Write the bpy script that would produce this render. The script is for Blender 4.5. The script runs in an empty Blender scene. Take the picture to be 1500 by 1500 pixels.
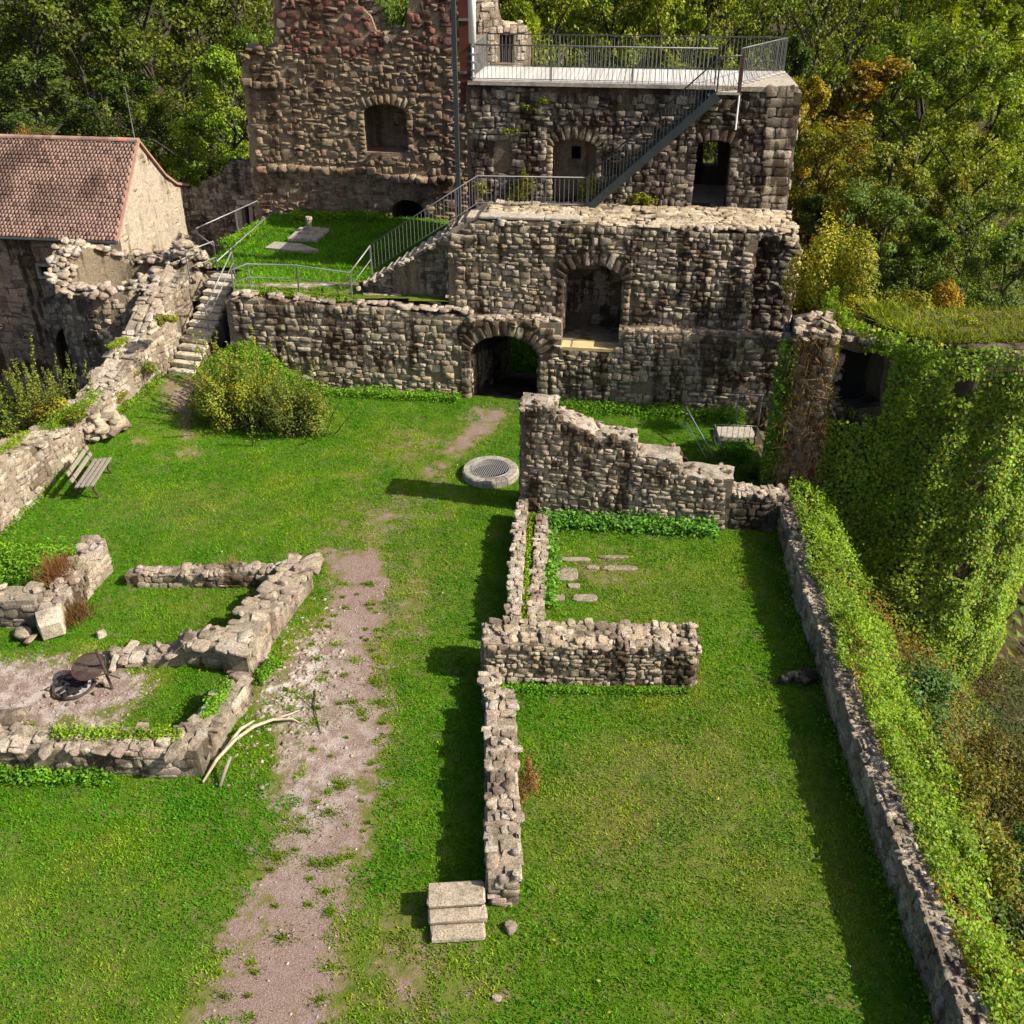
import bpy, bmesh, math, random
import numpy as np
from mathutils import Vector, Matrix, noise
from mathutils.geometry import delaunay_2d_cdt

R = math.radians
scene = bpy.context.scene
col = scene.collection

# ------------------------------------------------------------------ camera, sky, sun, exposure
CAM_H = 13.5
cam_d = bpy.data.cameras.new('camera')
cam = bpy.data.objects.new('camera', cam_d)
col.objects.link(cam)
cam.location = (0, 0, CAM_H)
cam.rotation_euler = (R(90 - 31.25), 0, 0)
cam_d.sensor_width = 36.0
cam_d.lens = 36.0 * 1450 / 1500
cam_d.clip_end = 3000
scene.camera = cam

SUN_EL, SUN_AZ = 39.0, 15.0            # azimuth: degrees from +x towards the viewer
world = bpy.data.worlds.new('World')
scene.world = world
world.use_nodes = True
wn = world.node_tree
sky = wn.nodes.new('ShaderNodeTexSky')
sky.sky_type = 'NISHITA'
sky.sun_disc = False
sky.sun_elevation = R(SUN_EL)
sky.sun_rotation = R(90 + SUN_AZ)
sky.air_density = 0.8
sky.dust_density = 3.0
sky.ozone_density = 0.6
wn.nodes['Background'].inputs[1].default_value = 0.095
wn.links.new(sky.outputs[0], wn.nodes['Background'].inputs[0])

sun_d = bpy.data.lights.new('sun', 'SUN')
sun = bpy.data.objects.new('sun', sun_d)
col.objects.link(sun)
sun_d.energy = 5.0
sun_d.angle = R(0.55)
sun_d.color = (1.0, 0.93, 0.82)
to_sun = Vector((math.cos(R(SUN_EL)) * math.cos(R(SUN_AZ)), -math.cos(R(SUN_EL)) * math.sin(R(SUN_AZ)), math.sin(R(SUN_EL))))
sun.rotation_euler = to_sun.to_track_quat('Z', 'Y').to_euler()
sun.location = (40, 0, 40)

vs = scene.view_settings
vs.view_transform = 'Standard'
vs.look = 'None'
vs.exposure = 0.88
vs.gamma = 1.0
scene.cycles.use_denoising = True
scene.cycles.max_bounces = 6
scene.cycles.diffuse_bounces = 3
scene.cycles.transmission_bounces = 3

# ------------------------------------------------------------------ small helpers
rng = random.Random(7)
nrg = np.random.default_rng(7)
Z = Vector((0, 0, 1))


def U(a, b):
    return rng.uniform(a, b)


def nz(x, y=0.0, z=0.0):
    return noise.noise(Vector((x, y, z)))


def link(o, parent=None):
    col.objects.link(o)
    if parent is not None:
        o.parent = parent
        o.matrix_parent_inverse = Matrix.Translation(-parent.location)
    return o


def thing(name, label, cat, loc=(0, 0, 0), group=None, kind=None):
    o = bpy.data.objects.new(name, None)
    o.empty_display_size = 0.3
    col.objects.link(o)
    o.location = loc
    o['label'] = label
    o['category'] = cat
    if group:
        o['group'] = group
    o['kind'] = kind or 'thing'
    return o


def tag(o, label=None, cat=None, group=None, kind=None):
    if label:
        o['label'] = label
    if cat:
        o['category'] = cat
    if group:
        o['group'] = group
    if kind:
        o['kind'] = kind
    return o


def tri_mesh(name, v, t, tint=None, mat=None, smooth=False):
    v = np.ascontiguousarray(v, dtype=np.float32).reshape(-1, 3)
    t = np.ascontiguousarray(t, dtype=np.int32).reshape(-1, 3)
    me = bpy.data.meshes.new(name)
    me.vertices.add(len(v))
    me.vertices.foreach_set('co', v.ravel())
    me.loops.add(t.size)
    me.loops.foreach_set('vertex_index', t.ravel())
    me.polygons.add(len(t))
    me.polygons.foreach_set('loop_start', np.arange(0, t.size, 3, dtype=np.int32))
    me.update(calc_edges=True)
    if tint is not None:
        a = me.color_attributes.new('tint', 'FLOAT_COLOR', 'POINT')
        tt = np.ones((len(v), 4), dtype=np.float32)
        tt[:, :3] = np.asarray(tint, dtype=np.float32)
        a.data.foreach_set('color', tt.ravel())
    if mat:
        me.materials.append(mat)
    if smooth:
        me.polygons.foreach_set('use_smooth', np.ones(len(t), dtype=bool))
    me.validate()
    return me


def poly_mesh(name, v, f, mat=None, smooth=False, tint=None):
    me = bpy.data.meshes.new(name)
    me.from_pydata([tuple(p) for p in v], [], [tuple(q) for q in f])
    if mat:
        me.materials.append(mat)
    if smooth:
        me.polygons.foreach_set('use_smooth', np.ones(len(me.polygons), dtype=bool))
    if tint is not None:
        a = me.color_attributes.new('tint', 'FLOAT_COLOR', 'POINT')
        a.data.foreach_set('color', np.tile(np.array([*tint, 1.0], dtype=np.float32), len(me.vertices)))
    me.update()
    return me


def put(name, me, parent=None):
    return link(bpy.data.objects.new(name, me), parent)


class MB:
    """collects boxes, bars, tubes into one mesh"""
    def __init__(s):
        s.v, s.f = [], []

    def add(s, v, f):
        o = len(s.v)
        s.v += [tuple(p) for p in v]
        s.f += [tuple(i + o for i in q) for q in f]
        return s

    def box(s, c, sx, sy, sz, ex=None, ey=None, ez=None, bev=0.0):
        c = Vector(c)
        ex = Vector(ex or (1, 0, 0)); ey = Vector(ey or (0, 1, 0)); ez = Vector(ez or (0, 0, 1))
        if bev <= 0:
            v = [c + ex * sx / 2 * i + ey * sy / 2 * j + ez * sz / 2 * k for k in (-1, 1) for j in (-1, 1) for i in (-1, 1)]
            f = [(0, 2, 3, 1), (4, 5, 7, 6), (0, 1, 5, 4), (2, 6, 7, 3), (0, 4, 6, 2), (1, 3, 7, 5)]
            return s.add(v, f)
        bm = bmesh.new()
        bmesh.ops.create_cube(bm, size=1)
        for q in bm.verts:
            q.co = Vector((q.co.x * sx, q.co.y * sy, q.co.z * sz))
        bmesh.ops.bevel(bm, geom=bm.edges[:], offset=bev, segments=1, affect='EDGES')
        bm.verts.index_update()
        v = [c + ex * q.co.x + ey * q.co.y + ez * q.co.z for q in bm.verts]
        f = [[q.index for q in p.verts] for p in bm.faces]
        bm.free()
        return s.add(v, f)

    def tube(s, pts, r, n=6, cap=True):
        pts = [Vector(p) for p in pts]
        rs = r if isinstance(r, (list, tuple)) else [r] * len(pts)
        v, f = [], []
        for i, p in enumerate(pts):
            d = (pts[min(i + 1, len(pts) - 1)] - pts[max(i - 1, 0)]).normalized()
            a = d.orthogonal().normalized() if abs(d.z) < 0.95 else Vector((1, 0, 0))
            if abs(d.z) < 0.95:
                a = d.cross(Z).normalized()
            b = d.cross(a).normalized()
            a = b.cross(d).normalized()
            for k in range(n):
                t = 2 * math.pi * k / n
                v.append(p + (a * math.cos(t) + b * math.sin(t)) * rs[i])
        for i in range(len(pts) - 1):
            for k in range(n):
                k2 = (k + 1) % n
                f.append((i * n + k, i * n + k2, (i + 1) * n + k2, (i + 1) * n + k))
        if cap:
            f.append(tuple(range(n - 1, -1, -1)))
            f.append(tuple((len(pts) - 1) * n + k for k in range(n)))
        return s.add(v, f)

    def mesh(s, name, mat, smooth=False, tint=None):
        return poly_mesh(name, s.v, s.f, mat, smooth, tint)

    def build(s, name, mat, parent=None, smooth=False, tint=None):
        return put(name, s.mesh(name, mat, smooth, tint), parent)


# ------------------------------------------------------------------ materials
def nodes(name):
    m = bpy.data.materials.new(name)
    m.use_nodes = True
    nt = m.node_tree
    return m, nt, nt.nodes['Principled BSDF']


def N(nt, typ, **kw):
    n = nt.nodes.new(typ)
    for k, v in kw.items():
        if k.startswith('i_'):
            n.inputs[int(k[2:])].default_value = v
        else:
            setattr(n, k, v)
    return n


def mixc(nt, fac, a, b, mode='MIX'):
    n = N(nt, 'ShaderNodeMix', data_type='RGBA', blend_type=mode)
    for i, x in ((0, fac), (6, a), (7, b)):
        if hasattr(x, 'is_linked') or hasattr(x, 'links'):
            nt.links.new(x, n.inputs[i])
        else:
            n.inputs[i].default_value = x if i == 0 else (*x, 1.0)
    return n.outputs[2]


def maprange(nt, src, a, b, c=0.0, d=1.0):
    n = N(nt, 'ShaderNodeMapRange')
    nt.links.new(src, n.inputs[0])
    for i, x in zip((1, 2, 3, 4), (a, b, c, d)):
        n.inputs[i].default_value = x
    return n.outputs[0]


def wnoise(nt, scale, detail=4, rough=0.6, vec=None, stretch=None, loc=None):
    """noise in world position"""
    if vec is None:
        vec = N(nt, 'ShaderNodeNewGeometry').outputs['Position']
    if stretch or loc:
        mp = N(nt, 'ShaderNodeMapping')
        nt.links.new(vec, mp.inputs[0])
        if stretch:
            mp.inputs['Scale'].default_value = stretch
        if loc:
            mp.inputs['Location'].default_value = loc
        vec = mp.outputs[0]
    n = N(nt, 'ShaderNodeTexNoise')
    nt.links.new(vec, n.inputs['Vector'])
    n.inputs['Scale'].default_value = scale
    n.inputs['Detail'].default_value = detail
    n.inputs['Roughness'].default_value = rough
    return n.outputs['Fac']


def bump(nt, bsdf, src, strength, dist):
    b = N(nt, 'ShaderNodeBump')
    b.inputs['Strength'].default_value = strength
    b.inputs['Distance'].default_value = dist
    nt.links.new(src, b.inputs['Height'])
    nt.links.new(b.outputs[0], bsdf.inputs['Normal'])


def mat_stone(name, gain=1.0, stain=0.75, lo=0.50, hi=0.66, moss=0.25, dark=(0.20, 0.17, 0.14), bstr=0.9, tinted=True, base=(1, 1, 1)):
    m, nt, bs = nodes(name)
    if tinted:
        at = N(nt, 'ShaderNodeAttribute', attribute_name='tint')
        oi = N(nt, 'ShaderNodeObjectInfo')
        c = mixc(nt, 1.0, at.outputs['Color'], oi.outputs['Color'], 'MULTIPLY')
    else:
        c = mixc(nt, 1.0, base, (1, 1, 1), 'MULTIPLY')
    fine = wnoise(nt, 9.0, 6, 0.7)
    c = mixc(nt, maprange(nt, fine, 0.3, 0.7), mixc(nt, 1.0, c, (0.62 * gain, 0.59 * gain, 0.56 * gain), 'MULTIPLY'),
             mixc(nt, 1.0, c, (1.22 * gain, 1.2 * gain, 1.15 * gain), 'MULTIPLY'))
    speck = wnoise(nt, 38.0, 3, 0.6)
    c = mixc(nt, maprange(nt, speck, 0.52, 0.64, 0, 0.85), c, mixc(nt, 1.0, c, (0.33, 0.30, 0.27), 'MULTIPLY'))
    lich = wnoise(nt, 17.0, 5, 0.7, loc=(2, 8, 4))
    c = mixc(nt, maprange(nt, lich, 0.58, 0.68, 0, 0.6), c, mixc(nt, 1.0, c, (1.45, 1.42, 1.38), 'MULTIPLY'))
    # black weathering crust running down in streaks, breaking up on a broader pattern
    st = wnoise(nt, 1.0, 5, 0.62, stretch=(2.6, 2.6, 0.17))
    br = wnoise(nt, 0.9, 5, 0.65, loc=(3.1, 1.7, 9.2))
    mul = N(nt, 'ShaderNodeMath', operation='ADD')
    nt.links.new(maprange(nt, st, 0.3, 0.7), mul.inputs[0])
    nt.links.new(maprange(nt, br, 0.3, 0.7), mul.inputs[1])
    sf = maprange(nt, mul.outputs[0], 2 * lo, 2 * hi, 0.0, stain)
    c = mixc(nt, sf, c, mixc(nt, 1.0, c, dark, 'MULTIPLY'))
    if moss > 0:
        mo = wnoise(nt, 1.7, 5, 0.7, loc=(7, 3, 5))
        c = mixc(nt, maprange(nt, mo, 0.60, 0.72, 0, moss), c, (0.10, 0.105, 0.035))
    nt.links.new(c, bs.inputs['Base Color'])
    bs.inputs['Roughness'].default_value = 0.95
    bs.inputs['Specular IOR Level'].default_value = 0.15
    b1 = wnoise(nt, 16.0, 8, 0.78)
    bump(nt, bs, b1, bstr, 0.13)
    return m


def mat_plain(name, colr, rough=0.7, metal=0.0, var=0.25, scale=6.0, bstr=0.2, bdist=0.01, spec=0.3, stretch=None, tinted=False):
    m, nt, bs = nodes(name)
    n1 = wnoise(nt, scale, 5, 0.65, stretch=stretch)
    c0 = tuple(x * (1 - var) for x in colr)
    c1 = tuple(min(1, x * (1 + var)) for x in colr)
    c = mixc(nt, maprange(nt, n1, 0.3, 0.7), c0, c1)
    if tinted:
        oi = N(nt, 'ShaderNodeObjectInfo')
        at = N(nt, 'ShaderNodeAttribute', attribute_name='tint')
        c = mixc(nt, 1.0, mixc(nt, 1.0, c, oi.outputs['Color'], 'MULTIPLY'), at.outputs['Color'], 'MULTIPLY')
    nt.links.new(c, bs.inputs['Base Color'])
    bs.inputs['Roughness'].default_value = rough
    bs.inputs['Metallic'].default_value = metal
    bs.inputs['Specular IOR Level'].default_value = spec
    if bstr > 0:
        bump(nt, bs, wnoise(nt, scale * 4, 5, 0.65, stretch=stretch), bstr, bdist)
    return m


def mat_leaf(name, base, trans=0.35, rough=0.55, spec=0.25):
    m, nt, bs = nodes(name)
    at = N(nt, 'ShaderNodeAttribute', attribute_name='tint')
    oi = N(nt, 'ShaderNodeObjectInfo')
    c = mixc(nt, 1.0, at.outputs['Color'], oi.outputs['Color'], 'MULTIPLY')
    c = mixc(nt, 1.0, c, base, 'MULTIPLY')
    nt.links.new(c, bs.inputs['Base Color'])
    bs.inputs['Roughness'].default_value = rough
    bs.inputs['Specular IOR Level'].default_value = spec
    tr = N(nt, 'ShaderNodeBsdfTranslucent')
    nt.links.new(mixc(nt, 1.0, c, (1.02, 1.15, 0.5), 'MULTIPLY'), tr.inputs[0])
    mx = N(nt, 'ShaderNodeMixShader')
    mx.inputs[0].default_value = trans
    nt.links.new(bs.outputs[0], mx.inputs[1])
    nt.links.new(tr.outputs[0], mx.inputs[2])
    nt.links.new(mx.outputs[0], nt.nodes['Material Output'].inputs[0])
    return m


M = {}
M['stone'] = mat_stone('weathered_limestone', 1.34, 0.92, .51, .60, base=(1, 1, 1))
M['stone_dark'] = mat_stone('dark_weathered_stone', 1.2, 0.9, 0.45, 0.62)
M['stone_pale'] = mat_stone('pale_stone', 1.38, 0.6, 0.54, 0.70)
M['stone_keep'] = mat_stone('brown_keep_stone', 1.12, 0.7, 0.50, 0.68, moss=0.1, dark=(0.30, 0.24, 0.20))
M['mortar'] = mat_stone('old_mortar', 1.05, 0.7, 0.50, 0.66, tinted=False, base=(0.29, 0.24, 0.175))
M['mortar_top'] = mat_stone('pale_lime_mortar', 1.2, 0.6, 0.52, 0.68, tinted=False, base=(0.33, 0.285, 0.22))
M['soil'] = mat_plain('dry_soil', (.13, .10, .055), 1.0, 0, .35, 5, .6, .04, .05)
M['mortar_keep'] = mat_stone('brown_mortar', 1.0, 0.6, 0.50, 0.68, tinted=False, moss=0.1, base=(0.42, 0.32, 0.215), dark=(0.3, 0.24, 0.2))
M['mortar_dark'] = mat_stone('sooty_mortar', 0.7, 0.8, 0.45, 0.62, tinted=False, base=(0.25, 0.205, 0.15))  # mortar in a darker tone, for recesses and dark walls
M['plaster'] = mat_stone('rough_plaster', 1.2, 0.35, 0.52, 0.72, moss=0, tinted=False, base=(0.40, 0.345, 0.27), bstr=0.6)
M['plaster_dark'] = mat_stone('old_stained_plaster', 1.0, 0.6, 0.50, 0.66, moss=0, tinted=False, base=(0.24, 0.19, 0.13), bstr=0.5)
M['concrete'] = mat_stone('weathered_concrete', 1.0, 0.4, 0.55, 0.75, moss=0.1, tinted=False, base=(0.42, 0.38, 0.32), bstr=0.35)
M['capstone'] = mat_stone('sandstone_slab', 1.0, 0.5, 0.52, 0.72, moss=0.15, bstr=0.5)
M['sand'] = mat_plain('sandy_sill', (0.5, 0.36, 0.17), 0.95, 0, 0.25, 4, 0.4)
M['steel_rail'] = mat_plain('dull_rail_steel', (0.15, 0.15, 0.145), 0.55, 0.3, 0.15, 3, 0.0)
M['steel'] = mat_plain('galvanised_steel', (0.24, 0.24, 0.23), 0.5, 0.35, 0.15, 3, 0.0)
M['steel_dark'] = mat_plain('dark_painted_steel', (0.045, 0.055, 0.055), 0.5, 0.2, 0.2, 3, 0.0)
M['corten'] = mat_plain('rusted_steel', (0.12, 0.036, 0.018), 0.8, 0.1, 0.25, 3, 0.1)
M['white'] = mat_plain('white_paint', (0.78, 0.78, 0.76), 0.5, 0, 0.05, 3, 0.0)
M['deck'] = mat_plain('pale_deck_board', (0.46, 0.44, 0.40), 0.75, 0, 0.1, 5, 0.15, tinted=True)
M['wood'] = mat_plain('grey_weathered_wood', (0.20, 0.175, 0.14), 0.85, 0, 0.3, 10, 0.4, 0.01, 0.2, (1, 1, 8))
M['branchwood'] = mat_plain('bleached_branch', (0.34, 0.28, 0.20), 0.85, 0, 0.3, 8, 0.4)
M['bark'] = mat_plain('tree_bark', (0.055, 0.046, 0.035), 0.95, 0, 0.35, 6, 0.5, 0.03, 0.1, (1, 1, 0.3))
M['twig'] = mat_plain('bare_twig', (0.22, 0.19, 0.15), 0.95, 0, 0.3, 6, 0.0)
M['iron'] = mat_plain('rusty_iron', (0.07, 0.045, 0.035), 0.8, 0.4, 0.4, 9, 0.2)
M['ash'] = mat_plain('ash', (0.24, 0.23, 0.22), 1.0, 0, 0.5, 14, 0.5, 0.02, 0.05)
M['char'] = mat_plain('charcoal', (0.012, 0.011, 0.010), 0.95, 0, 0.4, 9, 0.4)
M['tile'] = mat_plain('clay_roof_tile', (0.285, 0.18, 0.135), 0.9, 0, 0.22, 2.5, 0.3, 0.01, 0.15, tinted=True)
M['darkhole'] = mat_plain('dark_interior', (0.02, 0.018, 0.015), 1.0, 0, 0.3, 2, 0)  # near-black colour put in for the shade inside openings
M['leaf'] = mat_leaf('foliage', (0.150, 0.180, 0.024))
M['ivy'] = mat_leaf('ivy_leaf', (0.205, 0.290, 0.022), 0.45, 0.5, 0.2)
M['grass'] = mat_leaf('grass_blade', (0.128, 0.262, 0.010), 0.38, 0.6, 0.15)
M['dry'] = mat_leaf('dry_stem', (0.22, 0.15, 0.07), 0.2, 0.8, 0.1)

# ------------------------------------------------------------------ stone kit
def proto_block(seed, n=8):
    r = random.Random(seed)
    k = r.uniform(0.08, 0.30)
    pts = [(-.5, -.5 + k * r.uniform(.4, 1)), (-.5 + k * r.uniform(.4, 1), -.5), (.5 - k * r.uniform(.4, 1), -.5), (.5, -.5 + k * r.uniform(.4, 1)),
           (.5, .5 - k * r.uniform(.4, 1)), (.5 - k * r.uniform(.4, 1), .5), (-.5 + k * r.uniform(.4, 1), .5), (-.5, .5 - k * r.uniform(.4, 1))]
    pts = [(x + r.uniform(-.07, .07), y + r.uniform(-.09, .09)) for x, y in pts]
    tx, ty = r.uniform(-.4, .4), r.uniform(-.45, .25)
    s = r.uniform(.82, .93)
    ox, oy = r.uniform(-.06, .06), r.uniform(-.05, .05)
    v = [(x, y, -.8) for x, y in pts]
    v += [(x * .99, y * .99, .62 + r.uniform(-.2, .15)) for x, y in pts]
    v += [(x * s + ox, y * s + oy, .92 + tx * x + ty * y + r.uniform(-.12, .12)) for x, y in pts]
    v.append((ox + r.uniform(-.15, .15), oy + r.uniform(-.15, .15), .98 + r.uniform(-.12, .14)))
    t = []
    for ring in (0, 1):
        for i in range(8):
            j = (i + 1) % 8
            a, b, c, d = ring * 8 + i, ring * 8 + j, ring * 8 + 8 + j, ring * 8 + 8 + i
            t += [(a, b, c), (a, c, d)]
    for i in range(8):
        t.append((16 + i, 16 + (i + 1) % 8, 24))
    return np.array(v), np.array(t)


def proto_rock(seed):
    r = random.Random(seed)
    bm = bmesh.new()
    for i in range(17):
        d = Vector((r.gauss(0, 1), r.gauss(0, 1), r.gauss(0, 1))).normalized()
        d = Vector((max(-.62, min(.62, d.x)), max(-.62, min(.62, d.y)), max(-.40, min(.40, d.z))))
        bm.verts.new(d * r.uniform(.72, .9))
    res = bmesh.ops.convex_hull(bm, input=bm.verts[:])
    for q in [g for g in res['geom_interior'] if isinstance(g, bmesh.types.BMVert)]:
        bm.verts.remove(q)
    bmesh.ops.triangulate(bm, faces=bm.faces[:])
    bm.verts.index_update()
    v = np.array([tuple(q.co) for q in bm.verts])
    t = np.array([[q.index for q in f.verts] for f in bm.faces])
    bm.free()
    return v, t


PROTO = [proto_block(100 + i) for i in range(28)] + [proto_rock(300 + i) for i in range(16)]
NB = 28
_pm = {}


def proto_mesh(i, mat):
    k = (i, mat)
    if k not in _pm:
        _pm[k] = tri_mesh('stone', PROTO[i][0], PROTO[i][1], (1, 1, 1), M[mat])
    return _pm[k]


PAL = {
    'grey': [(.44, .355, .255), (.34, .285, .215), (.47, .40, .305), (.25, .205, .155), (.54, .475, .375), (.38, .30, .205), (.16, .135, .105), (.43, .36, .27)],
    'pale': [(.43, .37, .295), (.36, .305, .235), (.47, .41, .33), (.28, .235, .175), (.50, .45, .38), (.35, .285, .215), (.40, .315, .25), (.22, .185, .145)],
    'keep': [(.40, .295, .195), (.34, .25, .165), (.45, .34, .23), (.27, .20, .14), (.48, .38, .27), (.36, .23, .155), (.22, .17, .125), (.42, .32, .215)],
    'red': [(.27, .12, .09), (.22, .10, .075), (.31, .15, .115), (.18, .09, .075), (.28, .18, .13), (.33, .26, .19)],
    'dark': [(.22, .19, .155), (.30, .26, .21), (.36, .315, .26), (.15, .13, .11), (.42, .375, .31), (.26, .22, .17), (.11, .10, .085)],
    'gold': [(.50, .42, .30), (.44, .36, .25), (.56, .48, .36), (.38, .31, .21)],
}


def pick(pal):
    p_ = PAL[pal]
    m_ = [sum(q[i] for q in p_) / len(p_) for i in range(3)]
    c = rng.choice(p_)
    c = [m_[i] + (c[i] - m_[i]) * .7 for i in range(3)]
    g = U(.88, 1.14)
    return (c[0] * g, c[1] * g * U(.97, 1.03), c[2] * g * U(.94, 1.06))


STONES = {}


class Frame:
    def __init__(s, o, eu, ev):
        s.o = Vector(o)
        s.eu = Vector(eu).normalized()
        s.ev = Vector(ev)
        s.n = s.eu.cross(s.ev).normalized()
        s.ev = s.n.cross(s.eu).normalized()
        s.rot = Matrix((s.eu, s.ev, s.n)).transposed()

    def pt(s, u, v, w=0.0):
        return s.o + s.eu * u + s.ev * v + s.n * w


def wall_frame(a, b):
    a, b = Vector((a[0], a[1], 0)), Vector((b[0], b[1], 0))
    return Frame(a, b - a, Z)


def inside(p, poly):
    x, y = p
    r = False
    j = len(poly) - 1
    for i in range(len(poly)):
        xi, yi = poly[i]
        xj, yj = poly[j]
        if (yi > y) != (yj > y) and x < (xj - xi) * (y - yi) / (yj - yi) + xi:
            r = not r
        j = i
    return r


CAMP = Vector((0, 0, CAM_H))


def add_stone(root, idx, rot, p, sx, sy, sz, colr, mat):
    m = rot.to_4x4()
    m = Matrix.Translation(p) @ m @ Matrix.Diagonal((sx, sy, sz, 1))
    a = sorted((abs(sx), abs(sy), abs(sz)))
    STONES.setdefault(root.name, [root, []])[1].append((a[2] * a[1] / (Vector(p) - CAMP).length_squared, idx, m, colr, mat))


def masonry(root, fr, poly, holes=(), hr=(.12, .24), wr=(.15, .42), dep=.07, pal='grey', mat='stone', rnd=.25, wav=.10, tilt=4, gap=.006, colf=None, front=1.0, miss=.02, split=.18, edge=3, patch=.52):
    us = [p[0] for p in poly]
    vs_ = [p[1] for p in poly]
    u0, u1, v0, v1 = min(us), max(us), min(vs_), max(vs_)
    sd = U(0, 100)
    v = v0 + U(-.05, 0)
    while v < v1:
        h = U(*hr)
        u = u0 - U(0, wr[1])
        while u < u1:
            w = U(*wr) * U(.8, 1.2)
            cells = [(u + w / 2, v + h / 2, w, h * U(.9, 1.12))]
            if rng.random() < split and h > hr[0] * 1.15:
                k = U(.4, .6)
                cells = [(u + w / 2, v + h * k / 2, w, h * k), (u + w / 2, v + h * (1 + k) / 2, w, h * (1 - k))]
            elif rng.random() < .12 and w > wr[0] * 1.6:
                k = U(.35, .65)
                cells = [(u + w * k / 2, v + h / 2, w * k, h), (u + w * (1 + k) / 2, v + h / 2, w * (1 - k), h)]
            for (cu, cv, cw, ch) in cells:
                cv2 = cv + wav * nz(cu * .55 + sd, cv * .35, sd) + rnd * ch * U(-.5, .5)
                cu2 = cu + rnd * cw * U(-.25, .25)
                if not inside((cu2, cv2), poly) or rng.random() < miss or nz(cu2 * .8 + sd * 3, cv2 * .8, sd + 5) > patch:
                    continue
                k = sum(inside((cu2 + a * cw * .42, cv2 + b * ch * .42), poly) for a in (-1, 1) for b in (-1, 1))
                if k < edge:
                    continue
                if any(inside((cu2 + a * cw * .4, cv2 + b * ch * .4), hh) for hh in holes for a in (-1, 0, 1) for b in (-1, 0, 1)):
                    continue
                rot = fr.rot @ Matrix.Rotation(R(U(-tilt, tilt)), 3, 'Z') @ Matrix.Rotation(R(U(-tilt, tilt)), 3, 'X') @ Matrix.Rotation(R(U(-tilt, tilt)), 3, 'Y')
                if rng.random() < .5:
                    rot = rot @ Matrix.Rotation(math.pi, 3, 'Z')
                c = colf(cu2, cv2) if colf else pick(pal)
                add_stone(root, rng.randrange(NB), rot, fr.pt(cu2, cv2, 0), max(.05, cw - gap), max(.05, ch - gap), dep * U(.35, 1.1), c, mat)
            u += w
        v += h


def rock(root, p, s, pal='pale', mat='stone_pale', flat=.7):
    rot = Matrix.Rotation(U(0, 6.28), 3, 'Z') @ Matrix.Rotation(U(-.3, .3), 3, 'X') @ Matrix.Rotation(U(-.3, .3), 3, 'Y')
    if s < .34 and rng.random() < .6:
        add_stone(root, rng.randrange(NB), rot, Vector(p) - Z * s * .1, s * U(.7, 1.15), s * U(.5, .9), s * U(.2, .42), pick(pal), mat)
    else:
        add_stone(root, NB + rng.randrange(16), rot, p, s * U(.8, 1.3), s * U(.65, 1.05), s * flat * U(.6, 1.1), pick(pal), mat)


def arch_ring(root, fr, uc, hw, zs, zc, n=11, ln=.34, dep=.08, pal='pale', mat='stone', a0=0.0):
    """voussoirs along a half ellipse"""
    for i in range(n):
        t = math.pi * (a0 + (1 - 2 * a0) * (i + .5) / n)
        ux, vz = -math.cos(t) * hw, math.sin(t) * (zc - zs)
        nx, nv = -math.cos(t) / max(hw, .01), math.sin(t) / max(zc - zs, .01)
        l = math.hypot(nx, nv)
        nx, nv = nx / l, nv / l
        l1 = ln * U(.85, 1.2)
        arc = math.pi * math.hypot(math.sin(t) * hw, math.cos(t) * (zc - zs)) / n * (1 - 2 * a0)
        rot = fr.rot @ Matrix.Rotation(math.atan2(nv, nx) - math.pi / 2, 3, 'Z')
        add_stone(root, rng.randrange(NB), rot, fr.pt(uc + ux + nx * l1 * .5, zs + vz + nv * l1 * .5, 0), max(.09, arc - .008), l1, dep * U(.4, .75), pick(pal), mat)


def jamb(root, fr, us, z0, z1, w=.24, pal='grey', mat='stone', hr=(.12, .28), dep=.045):
    for s in us:
        z = z0
        while z < z1:
            h = U(*hr)
            ww = w * U(.8, 1.15)
            add_stone(root, rng.randrange(NB), fr.rot, fr.pt(s, z + h / 2), ww, h - .015, dep, pick(pal), mat)
            z += h


def finish_stones(nparts=290):
    for key, (root, lst) in STONES.items():
        lst.sort(key=lambda s: -s[0])
        inv = Matrix.Translation(-root.location)
        for (_, idx, m, c, mat) in lst[:nparts]:
            o = bpy.data.objects.new('stone', proto_mesh(idx, mat))
            o.color = (*c, 1)
            col.objects.link(o)
            o.parent = root
            o.matrix_parent_inverse = inv
            o.matrix_basis = m
        by = {}
        for s in lst[nparts:]:
            by.setdefault(s[4], []).append(s)
        for mat, ss in by.items():
            vv, tt, cc = [], [], []
            off = 0
            for (_, idx, m, c, _m) in ss:
                pv, pt = PROTO[idx]
                mm = np.array(m)
                vv.append(pv @ mm[:3, :3].T + mm[:3, 3])
                tt.append(pt + off)
                cc.append(np.tile(c, (len(pv), 1)))
                off += len(pv)
            o = put('small_stones', tri_mesh('small_stones', np.vstack(vv), np.vstack(tt), np.vstack(cc), M[mat]), root)
            o['kind'] = 'stuff'


def resample(poly, step, jit):
    out = []
    n = len(poly)
    for i in range(n):
        a, b = poly[i], poly[(i + 1) % n]
        l = math.hypot(b[0] - a[0], b[1] - a[1])
        k = max(1, int(l / step))
        for j in range(k):
            t = j / k
            e = jit if j else jit * .4
            out.append((a[0] + (b[0] - a[0]) * t + U(-e, e), a[1] + (b[1] - a[1]) * t + U(-e, e)))
    return out


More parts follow.
